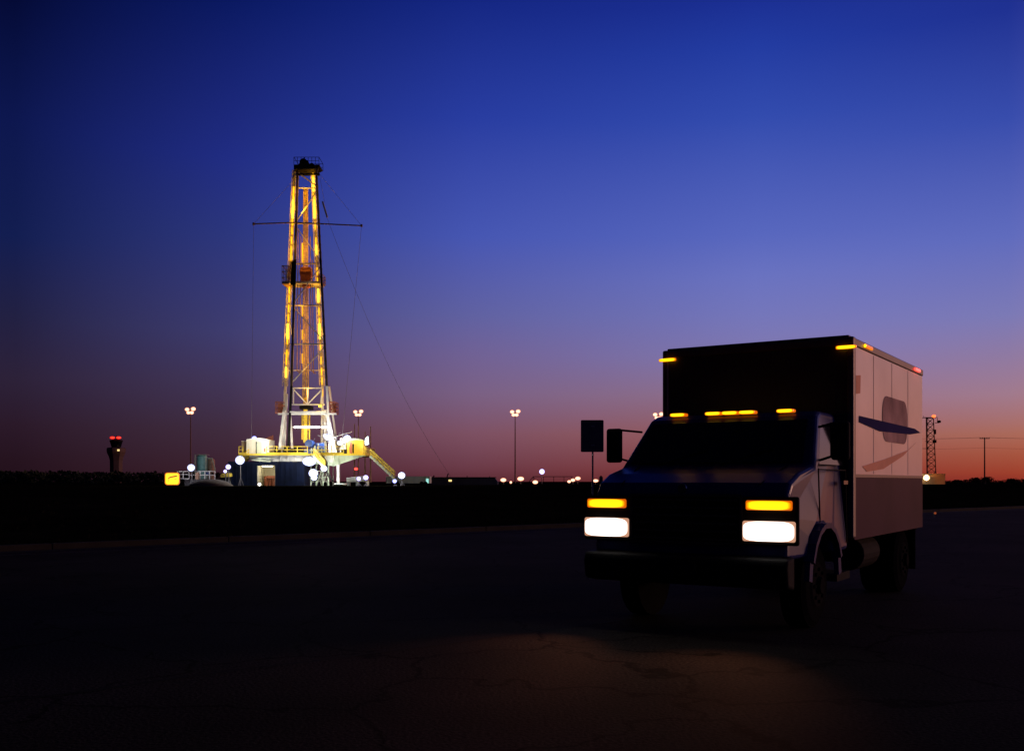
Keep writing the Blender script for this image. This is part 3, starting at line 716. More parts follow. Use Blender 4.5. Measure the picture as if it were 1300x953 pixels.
m.build('shell', M['wall_tan'], t2); MB().box((P(314.7,0,YR).x,156.05,P(0,561.4,YR).z),(P(322.3,0,YR).x,159.9,P(0,560.8,YR).z)).build('lid', M['cream'], t2)
t, xa, xb, z0, z1 = arched('driller_cabin','bright yellow cabin with an arched roof at the right end of the drill floor',446.5,466,557.8,577,155.6,159,'cabin_yellow')
MB().box((P(449.5,0,YR).x,155.50,z0+.05),(P(452.5,0,YR).x,155.57,z1-.3)).build('door', M['red_oxide'], t)
MB().box((P(453.3,0,YR).x,155.50,z0+.15),(P(454.8,0,YR).x,155.57,z1-.6)).build('window', M['glass_dark'], t)
m = MB()
for i in range(6): m.box((P(456,0,YR).x,155.52,z0+.25+i*.3),(P(465,0,YR).x,155.57,z0+.32+i*.3))
m.build('cladding_rib', M['yellow'], t)
point(P(457,564,153.0),(1,.80,.35),170,rig,.4)

point(P(378,566,152.2),(1,.93,.75),380,rig,.4)  # added fill above the deck and railing, no fixture here
point(P(416,602,153.6),(.94,1,.88),480,rig,.4)  # added fill that brightens the substructure lattice, no fixture here
# fill lights without fixtures, added to make the white legs white
point(P(362,560,154),(1,.97,.92),260,rig,.5); point(P(372,583,152.8),(.95,.95,1),28,rig,.4)
point(P(437,586,152.6),(.92,1,.85),280,rig,.5); point(P(484,596,152.6),(1,.98,.8),90,rig,.4)

# ------------------------------------------------------------------ things round the rig
def pole_lamp(px, py, Y, r, key, label, W=0, rgb=(1,1,1), group='small floodlights on stands near the ground', base=.75):
    p = P(px,py,Y); t = empty('stand_light', (p.x,Y,base), label, 'floodlight', group)
    m = MB(); m.tube((p.x,Y+.2,base-.1),(p.x,Y+.2,p.z),.06,.05,6)
    for a in range(3): m.tube((p.x,Y+.2,base+.35*max(.3,p.z-base)),(p.x+.5*math.cos(a*2.1),Y+.2+.5*math.sin(a*2.1),base-.05),.04,.04,5)
    m.build('stand', M['galv'], t)
    h = MB().tube((p.x,Y,p.z),(p.x,Y+r*1.1,p.z),r*.98,r*.35,14).build('housing', M['steel_dark'], t)
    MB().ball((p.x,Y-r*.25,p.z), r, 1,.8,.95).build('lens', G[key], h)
    if W: point((p.x,Y-1.3,p.z+.2), rgb, W, h, r)
    return t
NG='small floodlights on stands near the ground'
pole_lamp(243,593.5,152,.58,'white','white floodlight in front of the teal tank',260,(.92,.88,1))
pole_lamp(305,584,151,.72,'white','largest white floodlight at the head of the left stair',420,(.9,.95,1))
pole_lamp(290,592.5,151,.42,'violet','violet floodlight above the small yellow pump unit',90,(.8,.8,1))
pole_lamp(286,598,151,.28,'violet','smallest violet lamp left of the yellow pump unit')
pole_lamp(455.5,607.5,151,.36,'violet','violet floodlight on the left of the pair below the yellow cabin',40,(.8,.8,1))
pole_lamp(464.5,606,151,.42,'violet','violet floodlight on the right of the pair below the yellow cabin',60,(.8,.8,1))
pole_lamp(510,603.3,151,.56,'white','white floodlight at the foot of the right stair',200,(.9,.95,1))
pole_lamp(501,610.5,151,.34,'blue','low blue lamp left of the floodlight at the stair foot',30,(.6,.6,1))
pole_lamp(329.5,614.6,148,.22,'tube','small lamp low on the grass below the navy cover')
# tanks
c = P(256.5,HY,165); t = empty('mud_silo', (c.x,165,.8), 'teal upright tank with a flat top left of the rig', 'tank')
MB().lathe((c.x,165,0), [(.8,.8),(.86,1.0),(.86,P(0,579.5,165).z),(.6,P(0,577.5,165).z)], 20).build('shell', M['teal'], t, smooth=False)
m = MB()
for dx in (-.9,.9): m.tube((c.x+dx,164.2,.8),(c.x+dx,164.2,P(0,577,165).z),.06)
for i in range(8): m.bar((c.x-.9,164.1,P(0,577,165).z-.25*i-.2),(c.x-.65,164.1,P(0,577,165).z-.25*i-.2),.03)
m.box((c.x-.95,164.1,P(0,577.2,165).z),(c.x+.95,165.9,P(0,576.8,165).z)); m.build('frame', M['pale_green'], t)
point(P(252,588,160),(.8,.95,1),120,t,.4)
c = P(268,HY,166); t = empty('vent_stack', (c.x,166,.8), 'brown rounded tank beside the teal tank', 'tank')
m = MB(); m.lathe((c.x,166,0), [(.62,.8),(.62,P(0,584,166).z),(.45,P(0,582,166).z),(.15,P(0,581,166).z)], 16); m.build('shell', M['brown'], t)
m = MB(); m.tube((c.x-.6,165.2,P(0,581.8,166).z),(c.x+.4,165.2,P(0,581.8,166).z),.09); m.tube((c.x+.4,165.2,P(0,581.8,166).z),(c.x+.95,165.2,P(0,597,166).z),.09); m.build('pipe', M['pale_green'], t)
# mud tank with white railings
c = P(250,HY,153); t = empty('mud_tank', (c.x,155,.8), 'low steel tank fringed by white railings left of the rig', 'tank')
za = P(0,608,153).z
m = MB(); m.box((P(238,0,155).x,153.6,.7),(P(273,0,155).x,158,za)); m.build('shell', M['galv'], t)
m = MB()
for px in (225,232.5,240): m.bar(P(px,607.5,153),P(px,598.2,153),.09)
for px in (254,260,266,272.8): m.bar(P(px,608,153),P(px,598,153),.11)
for a,b,py in ((225,240,598.3),(225,240,602),(225,240,607.5),(240,273,598),(240,273,602.8)): m.bar(P(a,py,153),P(b,py,153),.1)
m.build('railing', M['steel_white'], t)
MB().box(P(261,601.8,153.2),P(265.5,599,153.4)).build('control_box', M['blue'], t); MB().box(P(268.5,602,153.2),P(271.5,599.2,153.4)).build('control_box', M['steel_dark'], t)
MB().box(P(248,608,152.4),P(253,599.5,153)).build('electrical_cabinet', M['brown'], t)
c = P(287,HY,153); t = empty('pump_unit', (c.x,153,.8), 'small yellow pump unit below the left stair', 'pump')
m = MB(); m.prism([(P(281.5,0,153).x,P(0,606,153).z),(P(281.5,0,153).x,P(0,602,153).z),(P(287,0,153).x,P(0,600,153).z),(P(292.8,0,153).x,P(0,600.5,153).z),(P(293,0,153).x,P(0,605,153).z)],152.4,153.8); m.build('body', M['cabin_yellow'], t, bevel=.04)
m = MB(); m.box((P(282,0,153).x,152.5,.7),(P(292,0,153).x,153.7,P(0,606.2,153).z)); m.build('skid', M['steel_dark'], t)
MB().bar(P(286.5,600,152.9),P(287.5,594,152.9),.08).build('exhaust', M['yellow'], t)
# spoil heap
m = MB(); a = P(262,HY,146)
m.ball((a.x,148,.55), 1, 3.4,2.2,1.25,3); o = m.build('spoil_heap', M['bark'], org=(a.x,148,.8), smooth=True); tag(o, 'dark mound of soil in front of the low steel tank', 'mound')
for v in o.data.vertices: v.co += v.co.normalized()*rnd.uniform(-.05,.05)
# lit sign on the left
c = P(218.5,HY,140); t = empty('lit_sign', (c.x,140,.75), 'glowing yellow roadside sign with a dark red sweep, left of the rig', 'sign')
def rrect(xa,xb,za,zb,r,n=5):
    pts=[]
    for cx,cz,a0 in ((xb-r,zb-r,0),(xa+r,zb-r,90),(xa+r,za+r,180),(xb-r,za+r,270)):
        for i in range(n+1):
            a=R(a0+90*i/n); pts.append((cx+r*math.cos(a),cz+r*math.sin(a)))
    return pts
xa,xb = P(209.8,0,140).x,P(227.7,0,140).x; za,zb_ = P(0,615,140).z,P(0,600,140).z
MB().prism(rrect(xa-.05,xb+.05,za-.05,zb_+.05,.35),140,140.3).build('cabinet', M['steel_dark'], t)
MB().prism(rrect(xa-.04,xb+.04,za-.04,zb_+.04,.34),139.93,139.995).build('halo_rim', glow('orange_sign_halo',(1,.22,.0),.9), t)  # glowing border stands in for the halo round the sign
MB().prism(rrect(xa+.09,xb-.09,za+.09,zb_-.09,.28),139.90,139.929).build('face_panel', G['signy'], t)
m = MB(); q=lambda a,b:(P(a,0,140).x,P(0,b,140).z)
m.prism([q(213.6,606.2),q(217,604.4),q(225,603.0),q(225.8,604.9),q(219,606.0),q(214.6,607.2)],139.86,139.899); m.build('swoosh', G['signr'], t)
m = MB(); m.prism([q(213.6,606.8),q(214.4,606.8),q(214.2,612),q(213.4,611)],139.86,139.899); m.prism([q(221.5,607.6),q(225.6,607.9),q(225.2,608.6),q(221.5,608.4)],139.86,139.899); m.build('mark', G['signr'], t)
m = MB(); m.box((c.x-.08,140.08,.6),(c.x+.08,140.22,za)); m.build('post', M['steel_dark'], t)
# pipe rack, trailers and shed to the right
c = P(452,HY,152); t = empty('pipe_rack', (c.x,153,.8), 'white painted low pipe rack beneath the yellow cabin', 'rack')
m = MB()
for i in range(6): m.tube(P(440,607+i*.9,152.4+i*.3),P(467,604.5+i*1.1,152.4+i*.3),.09)
m.build('pipe', M['steel_white'], t); m = MB()
for px in (441,452,465): m.box((P(px,0,152).x-.08,152.2,.7),(P(px,0,152).x+.08,154.4,1.5))
m.build('support', M['pale_green'], t)
c = P(518,HY,175); t = empty('site_trailer', (c.x,176,.8), 'long grey-green site trailer right of the stair foot', 'trailer')
m = MB(); m.box((P(491,0,175).x,174,1.15),(P(546,0,175).x,178,P(0,604.5,175).z)); 
for i in range(12):
    xx=P(493+i*4.6,0,175).x; m.box((xx,173.95,1.2),(xx+.06,174,P(0,605,175).z))
m.build('body', M['pale_green'], t); m = MB()
for px in (500,505,536,541): m.tube((P(px,0,175).x,173.8,1.1),(P(px,0,175).x,174.3,1.1),.38,.38,12)
m.build('wheel', M['black'], t); MB().box(P(541,613,173.9),P(544,607.5,173.93)).build('window', G['greenwin'], t)
c = P(588,HY,190); t = empty('long_shed', (c.x,194,.8), 'long low black shed between the rig and the light mast', 'shed')
x0,x1 = P(546,0,190).x,P(628,0,190).x; zt=P(0,606.3,190).z; x1b=P(632,0,190).x
m = MB(); m.box((x0,190,.6),(x1,198,zt)); m.prism([(x1+.002,.6),(x1b,.6),(x1b,zt-.8),(x1+.002,zt)],190.2,197.8); m.build('wall', M['bldg'], t)
MB().box((x0-.2,189.8,zt+.003),(x1+.2,198.2,zt+.14)).build('roof', M['steel_dark'], t)
MB().box(P(569.5,611,189.9),P(573.5,608.6,189.97)).build('window', G['window'], t)
m = MB(); m.bar(P(549,606,190.4),P(551.5,603.4,190.4),.35,.2); m.build('roof_vent', M['steel_dark'], t); m = MB(); m.bar(P(567.3,606,190.4),P(569,601,190.4),.22,.2); m.build('exhaust_pipe', M['steel_dark'], t)
MB().tube(P(593,606,190.4),P(593,603.5,190.4),.06).build('antenna', M['steel_dark'], t); MB().tube(P(622,606,190.4),P(622,604.3,190.4),.1).build('antenna', M['galv'], t)
# gantry
c = P(700,HY,260); t = empty('pipe_gantry', (c.x,260,.8), 'long low dark pipe gantry on the horizon left of the road sign', 'gantry')
m = MB(); m.bar(P(677,604.8,260),P(727,604.8,260),.16)
m.build('beam', M['steel_dark'], t); m = MB()
for px in (677,690,703,716,726): m.bar(P(px,614,260),P(px,604.8,260),.13)
m.bar(P(670,613,260),P(677,604.8,260),.16); m.bar(P(677,604.8,260),P(682,613,260),.1); m.build('post', M['steel_dark'], t)
for px,py,h in ((762,607,3),(775,606,5),):
    pass
c=P(763.5,HY,250); t=empty('utility_cabinet',(c.x,250,.8),'small dark block on the horizon right of the road sign','cabinet'); m=MB(); m.box(P(761,613,250),P(765,605,251)); m.build('body', M['bldg'], t, bevel=.1); MB().box(P(762,605.02,250.2),P(764,603.6,250.6)).build('vent', M['steel_dark'], t)

# far lamps along the road behind
LPS = [(639,609,.62,'warm lamp furthest left in the row beyond the shed',1.25),(648.5,612,.42,'small low lamp left of the middle light mast',.8),(661,607.5,.68,'large warm lamp just right of the middle light mast',1.3),
 (679.5,611.8,.6,'warm lamp below the left end of the gantry',1.2),(722.5,611,.45,'warm lamp on the left of the three left of the road sign',1.1),(727.3,609.2,.5,'warm lamp in the middle of the three left of the road sign',1.2),
 (733.5,607,.58,'highest warm lamp of the three left of the road sign',1.25),(756,610,.5,'warm lamp just right of the road sign post',1.5),(784.5,606,.55,'upper of two warm lamps left of the truck cab',1.4),(784,611.7,.42,'lower of two warm lamps left of the truck cab',1.3)]
for px,py,r,lb,sx in LPS:
    Y = 255; p = P(px,py,Y); t = empty('apron_light',(p.x,Y,.8),lb,'lamp','warm lamps along the horizon')
    MB().tube((p.x,Y+.3,.6),(p.x,Y+.3,p.z),.09,.07,6).build('post', M['galv'], t)
    h = MB().box((p.x-r*sx*.8,Y,p.z+r*.55),(p.x+r*sx*.8,Y+.4,p.z+r*.8)).build('housing', M['galv'], t)
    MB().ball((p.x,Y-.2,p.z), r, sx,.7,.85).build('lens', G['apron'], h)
p = P(688,598.5,255); t = empty('apron_light',(p.x,255,.8),'violet-white lamp on a thin pole above the gantry','lamp')
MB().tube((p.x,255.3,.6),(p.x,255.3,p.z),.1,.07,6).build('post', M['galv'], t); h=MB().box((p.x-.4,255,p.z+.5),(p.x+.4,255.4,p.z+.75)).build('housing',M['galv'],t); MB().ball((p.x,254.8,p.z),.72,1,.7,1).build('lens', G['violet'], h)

# ------------------------------------------------------------------ road sign (seen from behind)
YS = 34; c = P(752.5,HY,YS); gzs = ground_z(c.x,YS)
t = empty('road_sign', (c.x,YS,gzs), 'dark back of a rectangular road sign on a thin post beside the kerb', 'road sign')
MB().prism(rrect(P(737.3,0,YS).x,P(766.3,0,YS).x,P(0,573.6,YS).z,P(0,533,YS).z,.04),YS-.014,YS-.010+.006).build('panel', mat('sign_back_aluminium',(.045,.045,.05),.6,.2,var=.15), t)
m = MB(); m.bar((c.x,YS+.03,gzs-.2),(c.x,YS+.03,P(0,535,YS).z),.055,.05); m.build('post', M['galv'], t)
m = MB()
for py in (541,565): m.box((c.x-.06,YS-.03,P(0,py,YS).z-.02),(c.x+.06,YS-.015,P(0,py,YS).z+.02))
m.build('bracket', M['galv'], t)

# ------------------------------------------------------------------ lattice tower and wall on the right
YT = 230; c = P(1183,HY,YT); t = empty('lattice_tower', (c.x,YT,.8), 'dark lattice tower with a red lamp behind the tan wall', 'lattice tower')
xa,xb = P(1177,0,YT).x,P(1188,0,YT).x; zt = P(0,530.5,YT).z; m = MB()
corners = [(xa,YT),(xb,YT-.3),((xa+xb)/2-.2,YT+1.8)]
tops = [(x*.999+((xa+xb)/2)*.001, y) for x,y in corners]
tops = [(xa+.15-.35,YT),(xb-.55,YT),((xa+xb)/2-.4,YT+1.5)]
for (a,b),(a2,b2) in zip(corners,tops): m.bar((a,b,.7),(a2,b2,zt),.17)
m.build('leg', M['rust'], t); m = MB(); n = 11
def lv(i,j):
    f=i/n; a=corners[j]; b=tops[j]; return Vector((a[0]+(b[0]-a[0])*f, a[1]+(b[1]-a[1])*f, .8+(zt-.8)*f))
for i in range(n):
    for j in range(3):
        k2=(j+1)%3; m.bar(lv(i,j),lv(i+1,k2),.09); m.bar(lv(i+1,j),lv(i,k2),.09); m.bar(lv(i+1,j),lv(i+1,k2),.09)
m.build('lattice_bracing', M['steel_dark'], t)
m = MB(); q = P(1183,530,YT); m.box((P(1173,0,YT).x,YT-.2,q.z),(P(1190,0,YT).x,YT+1.7,q.z+.1)); m.bar(P(1187,536.5,YT),P(1192.5,536.5,YT),.14); m.bar(P(1190,530.5,YT),P(1190,536.5,YT),.1); m.build('top_platform', M['steel_dark'], t)
m = MB(); m.lathe(P(1192.2,535,YT), [(.35,-.25),(.45,.1),(.2,.3)], 12); m.build('dish_antenna', M['steel_dark'], t)
m = MB()
for px,py in ((1174,560),(1171,569)): m.bar(P(px,py,YT),P(1180,py,YT),.08); 
m.bar(P(1172.5,530,YT),P(1172.5,527.5,YT),.06); m.build('whip_antenna', M['steel_dark'], t)
m = MB(); m.box(P(1184,562,YT-.4),P(1189,558,YT-.7)); m.build('equipment_box', M['steel_dark'], t)
m = MB(); m.box(P(1186,551,YT-.5),P(1188.5,545,YT-.8)); m.build('equipment_box', M['steel_dark'], t)
MB().ball(P(1185.5,528.2,YT),.42,1.1,1,.9).build('obstruction_lamp', mat('orange_red_lamp',(.8,.8,.8),emis=(1,.14,.03),es=2.6), t)
YW = 226; c = P(1182,HY,YW); t = empty('block_wall', (c.x,YW,.8), 'tan wall lit orange at the foot of the lattice tower', 'wall')
m = MB(); m.box((P(1163,0,YW).x,YW,.6),(P(1200,0,YW).x,YW+.3,P(0,602,YW).z)); m.build('wall', M['wall_tan'], t)
MB().box((P(1162,0,YW).x,YW-.1,P(0,602,YW).z+.002),(P(1200.5,0,YW).x,YW+.4,P(0,601,YW).z)).build('coping', M['wall_tan'], t)
p = P(1176.3,606.2,YW-1.5); t = empty('stand_light', (p.x,YW-1.5,.8), 'bright orange-white lamp against the tan wall', 'floodlight')
MB().tube((p.x,YW-1.2,.7),(p.x,YW-1.2,p.z),.06).build('stand', M['galv'], t); h = MB().box((p.x-.5,YW-1.3,p.z+.6),(p.x+.5,YW-1.1,p.z+.8)).build('housing', M['galv'], t)
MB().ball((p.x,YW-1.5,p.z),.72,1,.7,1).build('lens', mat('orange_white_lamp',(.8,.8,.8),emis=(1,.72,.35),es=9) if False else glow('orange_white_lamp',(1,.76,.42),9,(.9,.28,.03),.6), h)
point((p.x,YW-1.9,p.z+.2),(1,.33,.05),1500,h,.4)

# utility poles and line
YU = 280
def upole(px, pytop, label, Y=YU):
    c = P(px,HY,Y); z = P(px,pytop,Y).z; t = empty('utility_pole',(c.x,Y,.8),label,'utility pole','wooden utility poles')
    MB().tube((c.x,Y,.5),(c.x,Y,z+.3),.22,.15).build('pole', M['wood'], t)
    MB().bar((c.x-1.4,Y,z),(c.x+1.4,Y,z),.2).build('crossarm', M['wood'], t)
    m = MB()
    for dx in (-1.3,-.6,.6,1.3): m.tube((c.x+dx,Y,z+.1),(c.x+dx,Y,z+.32),.07,.05,6)
    m.build('insulator', M['steel_dark'], t)
    return c.x, z
x1,z1 = upole(1250,556.4,'wooden utility pole with a crossarm near the right edge')
xl = P(1090,0,YU).x; xr = P(1420,0,YU).x
m = MB()
for dx,dz in ((-1.3,.3),(1.3,.3),(0,-2.6)):
    for (xa_,xb_) in ((xl,x1+dx),(x1+dx,xr)):
        prev=None
        for i in range(13):
            f=i/12; p=Vector((xa_+(xb_-xa_)*f, YU+dx*.1, z1+dz-1.6*f*(1-f)))
            if prev is not None: m.tube(prev,p,.02,.02,4)
            prev=p
o = m.build('overhead_line', M['wire'], org=(x1,YU,z1)); tag(o,'thin overhead wires strung from the utility pole crossarm','cable')
c = P(1186.5,651,40); t = empty('reflector_post',(c.x,40,ground_z(c.x,40)),'tiny orange reflector on a short post in the dark verge','marker post')
MB().bar((c.x,40,ground_z(c.x,40)-.05),(c.x,40,c.z+.1),.05).build('post', M['galv'], t); MB().tube((c.x,39.96,c.z),(c.x,39.93,c.z),.045,.045,10).build('reflector', mat('orange_reflector',(.6,.15,.05),.4,emis=(1,.2,.05),es=.25), t)  # the reflector's returned light is put in as faint emission

# ------------------------------------------------------------------ box truck
TH = R(33); C0 = Vector((2.74,11.3,0))
truck = empty('box_truck', C0, 'large box truck with white sides and a navy cab driving towards the viewer, headlights on', 'truck', None, math.atan2(-math.cos(TH),-math.sin(TH)))
HW, L_, H = 1.1, 3.75, 3.03
def TB(m, name, mt, parent=truck, **k): return m.build(name, mt, parent, **k)
# cargo box
m = MB(); m.box((-L_,-HW+.02,.86),(-.04,HW-.02,H-.05)); box = TB(m,'cargo_box',M['box_side'])
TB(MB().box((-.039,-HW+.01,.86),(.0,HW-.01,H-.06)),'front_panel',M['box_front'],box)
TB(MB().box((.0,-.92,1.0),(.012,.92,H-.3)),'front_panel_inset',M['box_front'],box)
for s in (-1,1):
    TB(MB().box((-L_,s*(HW-.018),1.5),(-.06,s*HW,H-.12)),'side_panel',M['box_side'],box)
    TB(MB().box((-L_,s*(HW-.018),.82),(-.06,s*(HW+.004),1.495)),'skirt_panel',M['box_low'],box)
    TB(MB().box((-L_,s*(HW-.01),1.496),(-.06,s*(HW+.012),1.53)),'rub_rail',M['rail'],box)
    m = MB()
    for i in range(1,4): m.box((-L_*i/4-.012,s*(HW+.0005),1.54),(-L_*i/4+.012,s*(HW+.004),H-.13))
    TB(m,'panel_seam',M['box_side'],box)
    m = MB(); m.box((-.09,s*(HW-.06),.84),(.02,s*(HW+.015),H-.02)); TB(m,'corner_post',M['rail'],box,bevel=.02)
m = MB(); m.box((-L_-.02,-HW-.01,H-.115),(.02,HW+.01,H-.03)); m.box((-L_,-HW+.04,H-.029),(0,HW-.04,H)); TB(m,'roof',M['rail'],box,bevel=.012)
m = MB(); m.box((-L_-.03,-HW+.03,.9),(-L_-.003,HW-.03,H-.15)); TB(m,'rear_door',M['box_side'],box)
# livery on the side facing us
def side_poly(pts, name, mt, off):
    m = MB(); m.prism(pts, HW+off, HW+off+.0015); TB(m,name,mt,box)
side_poly(rrect(-2.75,-1.35,1.93,2.48,.22),'picture_decal',M['decal_oval'],.0042)
side_poly([(-.25,2.17),(-3.2,2.16),(-3.6,2.12),(-2.9,2.07),(-1.2,2.04),(-.25,2.10)],'stripe_decal',M['decal_navy'],.0062)
side_poly([(-.4,1.62),(-1.5,1.72),(-2.8,1.86),(-3.3,1.98),(-2.5,1.78),(-1.4,1.60),(-.6,1.56)],'sweep_decal',M['decal_orange'],.0042)
side_poly([(-.12,2.4),(-.30,2.42),(-.32,2.62),(-.12,2.60)],'square_decal',M['decal_orange'],.0042)
# marker lamps
def lamp(a, b, name, mt, parent): return TB(MB().box(a,b),name,mt,parent,bevel=.012)
for s in (-1,1): lamp((.021,s*(HW-.06)-.11,H-.155),(.05,s*(HW-.06)+.11,H-.118),'marker_lamp',G['amber'],box)
lamp((-.75,HW+.011,H-.095),(-.42,HW+.04,H-.055),'marker_lamp',G['amber'],box)
lamp((-3.45,HW+.011,H-.095),(-3.12,HW+.04,H-.055),'marker_lamp',G['redm'],box)
for s in (-1,1): lamp((-L_-.06,s*.95-.08,1.0),(-L_-.03,s*.95+.08,1.2),'tail_lamp',G['redm'],box)
# chassis
m = MB()
for s in (-.42,.42): m.box((-L_+.05,s-.05,.58),(1.75,s+.05,.80))
for xx in (-3.8,-2.6,-1.4,-.3,.9): m.box((xx-.05,-.37,.6),(xx+.05,.37,.75))
m.box((-L_-.05,-1.0,.5),(-L_+.03,1.0,.62)); m.tube((-2.9,-.8,.42),(-2.9,.8,.42),.07); m.tube((1.0,-.8,.42),(1.0,.8,.42),.05)
TB(m,'chassis',M['steel_dark'])
TB(MB().tube((-1.8,.78,.60),(-1.0,.78,.60),.2,.2,20),'fuel_tank',M['steel_dark'],bevel=.02)
def wheel(x, y, dual=False):
    s = 1 if y>0 else -1; wd=.24 if not dual else .46; r=.42
    prof=[]
    m = MB(); m.tube((x,y-s*wd,r),(x,y-s*.03,r),r,r,28); m.tube((x,y-s*.029,r),(x,y,r),r*.97,r*.86,28)
    ty = TB(m,'tyre',M['black'])
    m = MB(); m.tube((x,y+s*.001,r),(x,y+s*.02,r),r*.56,r*.5,20); m.tube((x,y+s*.021,r),(x,y+s*.06,r),.09,.08,12)
    for i in range(8): a=i*math.pi/4; m.tube((x+.16*math.cos(a),y+s*.021,r+.16*math.sin(a)),(x+.16*math.cos(a),y+s*.04,r+.16*math.sin(a)),.02,.02,6)
    TB(m,'rim',mat('grimy_steel_rim',(.010,.0095,.009),.85,0,var=.3,spec=.0),ty)
for s in (-1,1): wheel(1.0,s*1.0); wheel(-2.9,s*1.02,True)
m = MB()
for s in (-1,1): m.box((-3.5,s*.6,.80),(-2.3,s*1.08,.84)); m.box((-3.55,s*.6,.25),(-3.52,s*1.05,.83))
TB(m,'mud_guard',M['black'])
# cab body: side profile pushed across, narrowed upwards
W_ = 1.06
prof = [(.03,.72),(.03,2.12),(.10,2.18),(.62,2.18),(.74,2.13),(1.24,1.60),(1.60,1.53),(1.82,1.44),(1.90,1.34),(1.93,1.12),(1.93,.72),(1.44,.72),(1.40,.90),(1.22,1.02),(.98,1.02),(.70,.92),(.62,.72)]
bm = bmesh.new()
def hw(z, x):
    w_ = W_ if z < 1.5 else W_-(z-1.5)*.20
    if x > 1.3: w_ -= (x-1.3)*.10
    return w_
A = [bm.verts.new((x_, -hw(z_,x_), z_)) for x_,z_ in prof]; B = [bm.verts.new((x_, hw(z_,x_), z_)) for x_,z_ in prof]
n_ = len(prof)
for i in range(n_): bm.faces.new((A[i],A[(i+1)%n_],B[(i+1)%n_],B[i]))
bm.faces.new(A[::-1]); bm.faces.new(B)
m = MB(); m.bm.free(); m.bm = bm
cab = TB(m,'cab',M['cab_blue'],bevel=.045)
for p in cab.data.polygons: p.use_smooth = False
# windscreen
def quad_slab(pts, th, name, mt, parent):
    a = [Vector(p) for p in pts]; nrm_ = (a[1]-a[0]).cross(a[2]-a[0]).normalized()*th
    m = MB(); m.hexa([*a, *[p+nrm_ for p in a]]); return TB(m,name,mt,parent,bevel=.004)
zt_,zb2 = 2.08,1.635; xt_,xb2 = .80,1.225
ws = quad_slab([(xb2,-.93,zb2),(xb2,.93,zb2),(xt_,.86,zt_),(xt_,-.86,zt_)],.016,'windscreen',M['glass_dark'],cab)
m = MB(); m.bar((1.25,-.6,1.62),(1.12,-.1,1.78),.018); m.bar((1.25,.1,1.62),(1.12,.6,1.78),.018); TB(m,'wiper',M['black'],ws)
for s in (-1,1):
    ya, yb = s*(hw(1.62,.5)+.004), s*(hw(2.05,.5)+.004)
    pts = [(.16,ya,1.62),(1.05,ya,1.62),(.72,yb,2.04),(.16,yb,2.04)]
    if s<0: pts = [pts[1],pts[0],pts[3],pts[2]]
    quad_slab(pts,.006,'side_window',M['glass_dark'],cab)
    m = MB()
    for (a,b) in (((.10,.80),(.10,1.58)),((1.10,1.05),(1.10,1.58)),((.10,1.57),(1.10,1.57))):
        m.bar((a[0],s*(hw(a[1],.5)+.002),a[1]),(b[0],s*(hw(b[1],.5)+.002),b[1]),.012)
    d = TB(m,'door',M['steel_dark'],cab)
    TB(MB().box((.16,s*(W_+.001),1.42),(.32,s*(W_+.03),1.46)),'door_handle',M['chrome'],d)
    # mirrors
    m = MB(); m.bar((.98,s*1.02,1.66),(1.02,s*1.16,1.70),.022); m.bar((.85,s*.98,2.0),(1.02,s*1.16,2.02),.022); m.bar((1.03,s*1.16,1.69),(1.03,s*1.16,2.03),.03)
    arm = TB(m,'mirror_arm',M['black'],cab)
    TB(MB().box((.98,s*1.15,1.66),(1.06,s*1.33,2.04)),'mirror',M['steel_dark'],arm,bevel=.03)
    # wheel-arch flares and steps
    m = MB()
    for i in range(9):
        a0=math.pi*i/9; a1=math.pi*(i+1)/9
        m.bar((1.0+.52*math.cos(a0),s*(W_+.01),.50+.52*math.sin(a0)),(1.0+.52*math.cos(a1),s*(W_+.01),.50+.52*math.sin(a1)),.10,.05)
    TB(m,'wheel_arch',M['cab_blue'],cab)
TB(MB().box((.05,-1.08,.42),(.55,-.8,.50)).box((.05,.8,.42),(.55,1.08,.50)),'step',M['steel_dark'],cab)
# hood lines, cowl, grille
m = MB(); m.bar((1.30,-.80,1.605),(1.86,-.72,1.425),.014); m.bar((1.30,.80,1.605),(1.86,.72,1.425),.014); TB(m,'bonnet_seam',M['steel_dark'],cab)
gx = 1.935
gr = TB(MB().box((gx-.02,-.56,.86),(gx+.015,.56,1.32)),'grille',M['steel_dark'],cab)
m = MB()
for i in range(6): m.box((gx+.016,-.54,.89+i*.075),(gx+.035,.54,.91+i*.075))
m.box((gx+.016,-.58,.85),(gx+.04,.58,.875)); m.box((gx+.016,-.58,1.305),(gx+.04,.58,1.33)); m.box((gx+.016,-.58,.876),(gx+.04,-.555,1.304)); m.box((gx+.016,.555,.876),(gx+.04,.58,1.304))
TB(m,'grille_bar',M['chrome'],gr)
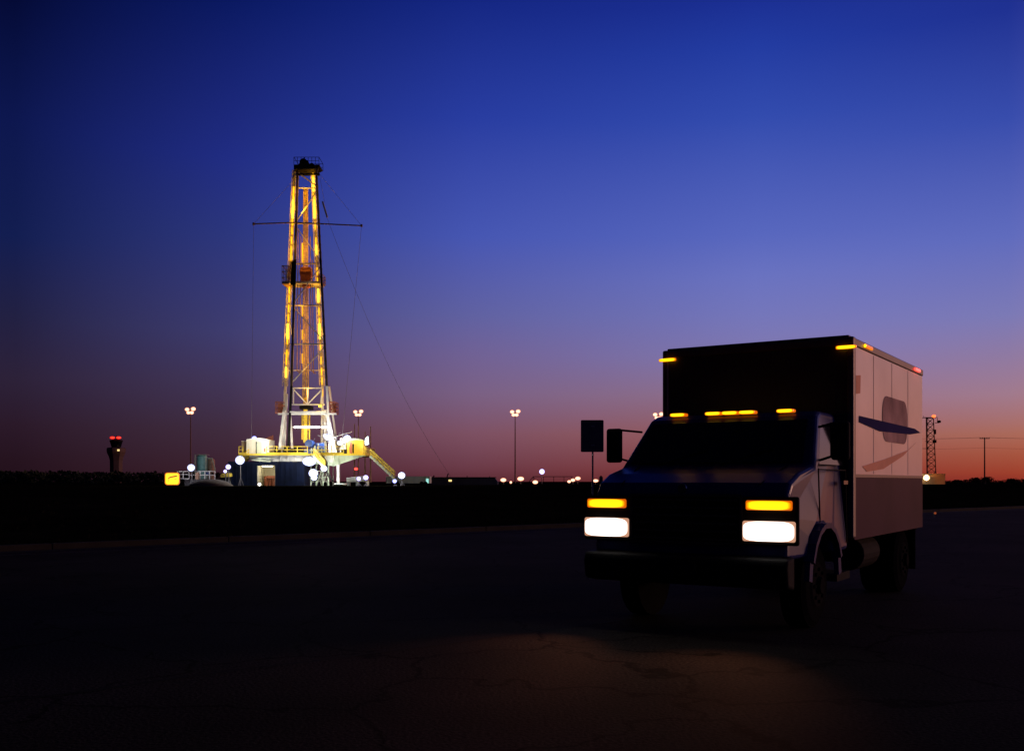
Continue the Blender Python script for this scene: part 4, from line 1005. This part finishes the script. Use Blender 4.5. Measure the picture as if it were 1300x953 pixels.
# lamps
for s in (-1,1):
    cy = s*.84
    hz = TB(MB().box((gx-.03,cy-.27,.86),(gx+.02,cy+.27,1.31)),'lamp_bezel',M['steel_dark'],cab,bevel=.02)
    TB(MB().prism(rrect(cy-.225,cy+.225,.895,1.085,.06),0,.03) if False else MB().box((gx+.021,cy-.25,.895),(gx+.06,cy+.25,1.085)),'headlight',G['head'],hz,bevel=.05)
    TB(MB().box((gx+.021,cy-.22,1.185),(gx+.055,cy+.22,1.275)),'turn_signal',G['ambersig'],hz,bevel=.04)
    sp = bpy.data.lights.new('headlight_beam','SPOT'); sp.energy = 110; sp.color=(1,.32,.13); sp.spot_size=R(70); sp.spot_blend=1.; sp.shadow_soft_size=.08
    o = bpy.data.objects.new('headlight_beam', sp); col.objects.link(o); o.parent = truck
    o.location = (gx+.12, cy, .98); o.rotation_euler = Vector((1,0,-.42)).to_track_quat('-Z','Y').to_euler()
for yy in (-.60,-.19,0,.19,.60):
    lamp((.66,yy-.09,2.168),(.76,yy+.09,2.202),'roof_marker_lamp',G['amber'],cab)
TB(MB().tube((1.945,-.03,1.385),(1.955,-.03,1.385),.05,.045,16),'bonnet_badge',M['chrome'],cab)
m = MB()
for i in range(7): m.box((1.30+.0,-.42+i*.14-.045,1.606),(1.34,-.42+i*.14+.045,1.612))
TB(m,'cowl_vent',M['black'],cab)
# bumper
m = MB(); m.prism([(1.86,.44),(2.06,.48),(2.09,.66),(2.06,.74),(1.86,.76)],-1.05,1.05); bu = TB(m,'bumper',mat('dark_bumper_plastic',(.007,.007,.008),.7,spec=.04),bevel=.03)
TB(MB().box((2.085,-.16,.54),(2.10,.16,.68)),'plate_holder',M['steel_dark'],bu)

# ------------------------------------------------------------------ camera and output
cam = bpy.data.cameras.new('camera'); co = bpy.data.objects.new('camera', cam); col.objects.link(co)
co.location = (0,0,CAMH); co.rotation_euler = (R(90),0,0)
cam.sensor_width = 36; cam.lens = 36*F/1300; cam.shift_y = (HY-476.5)/1300; cam.clip_end = 20000; cam.clip_start = .1
sc.camera = co
sc.view_settings.view_transform = 'Standard'; sc.view_settings.look = 'None'
sc.view_settings.exposure = 0; sc.view_settings.gamma = 1
sc.render.engine = 'CYCLES'
sc.cycles.use_denoising = True
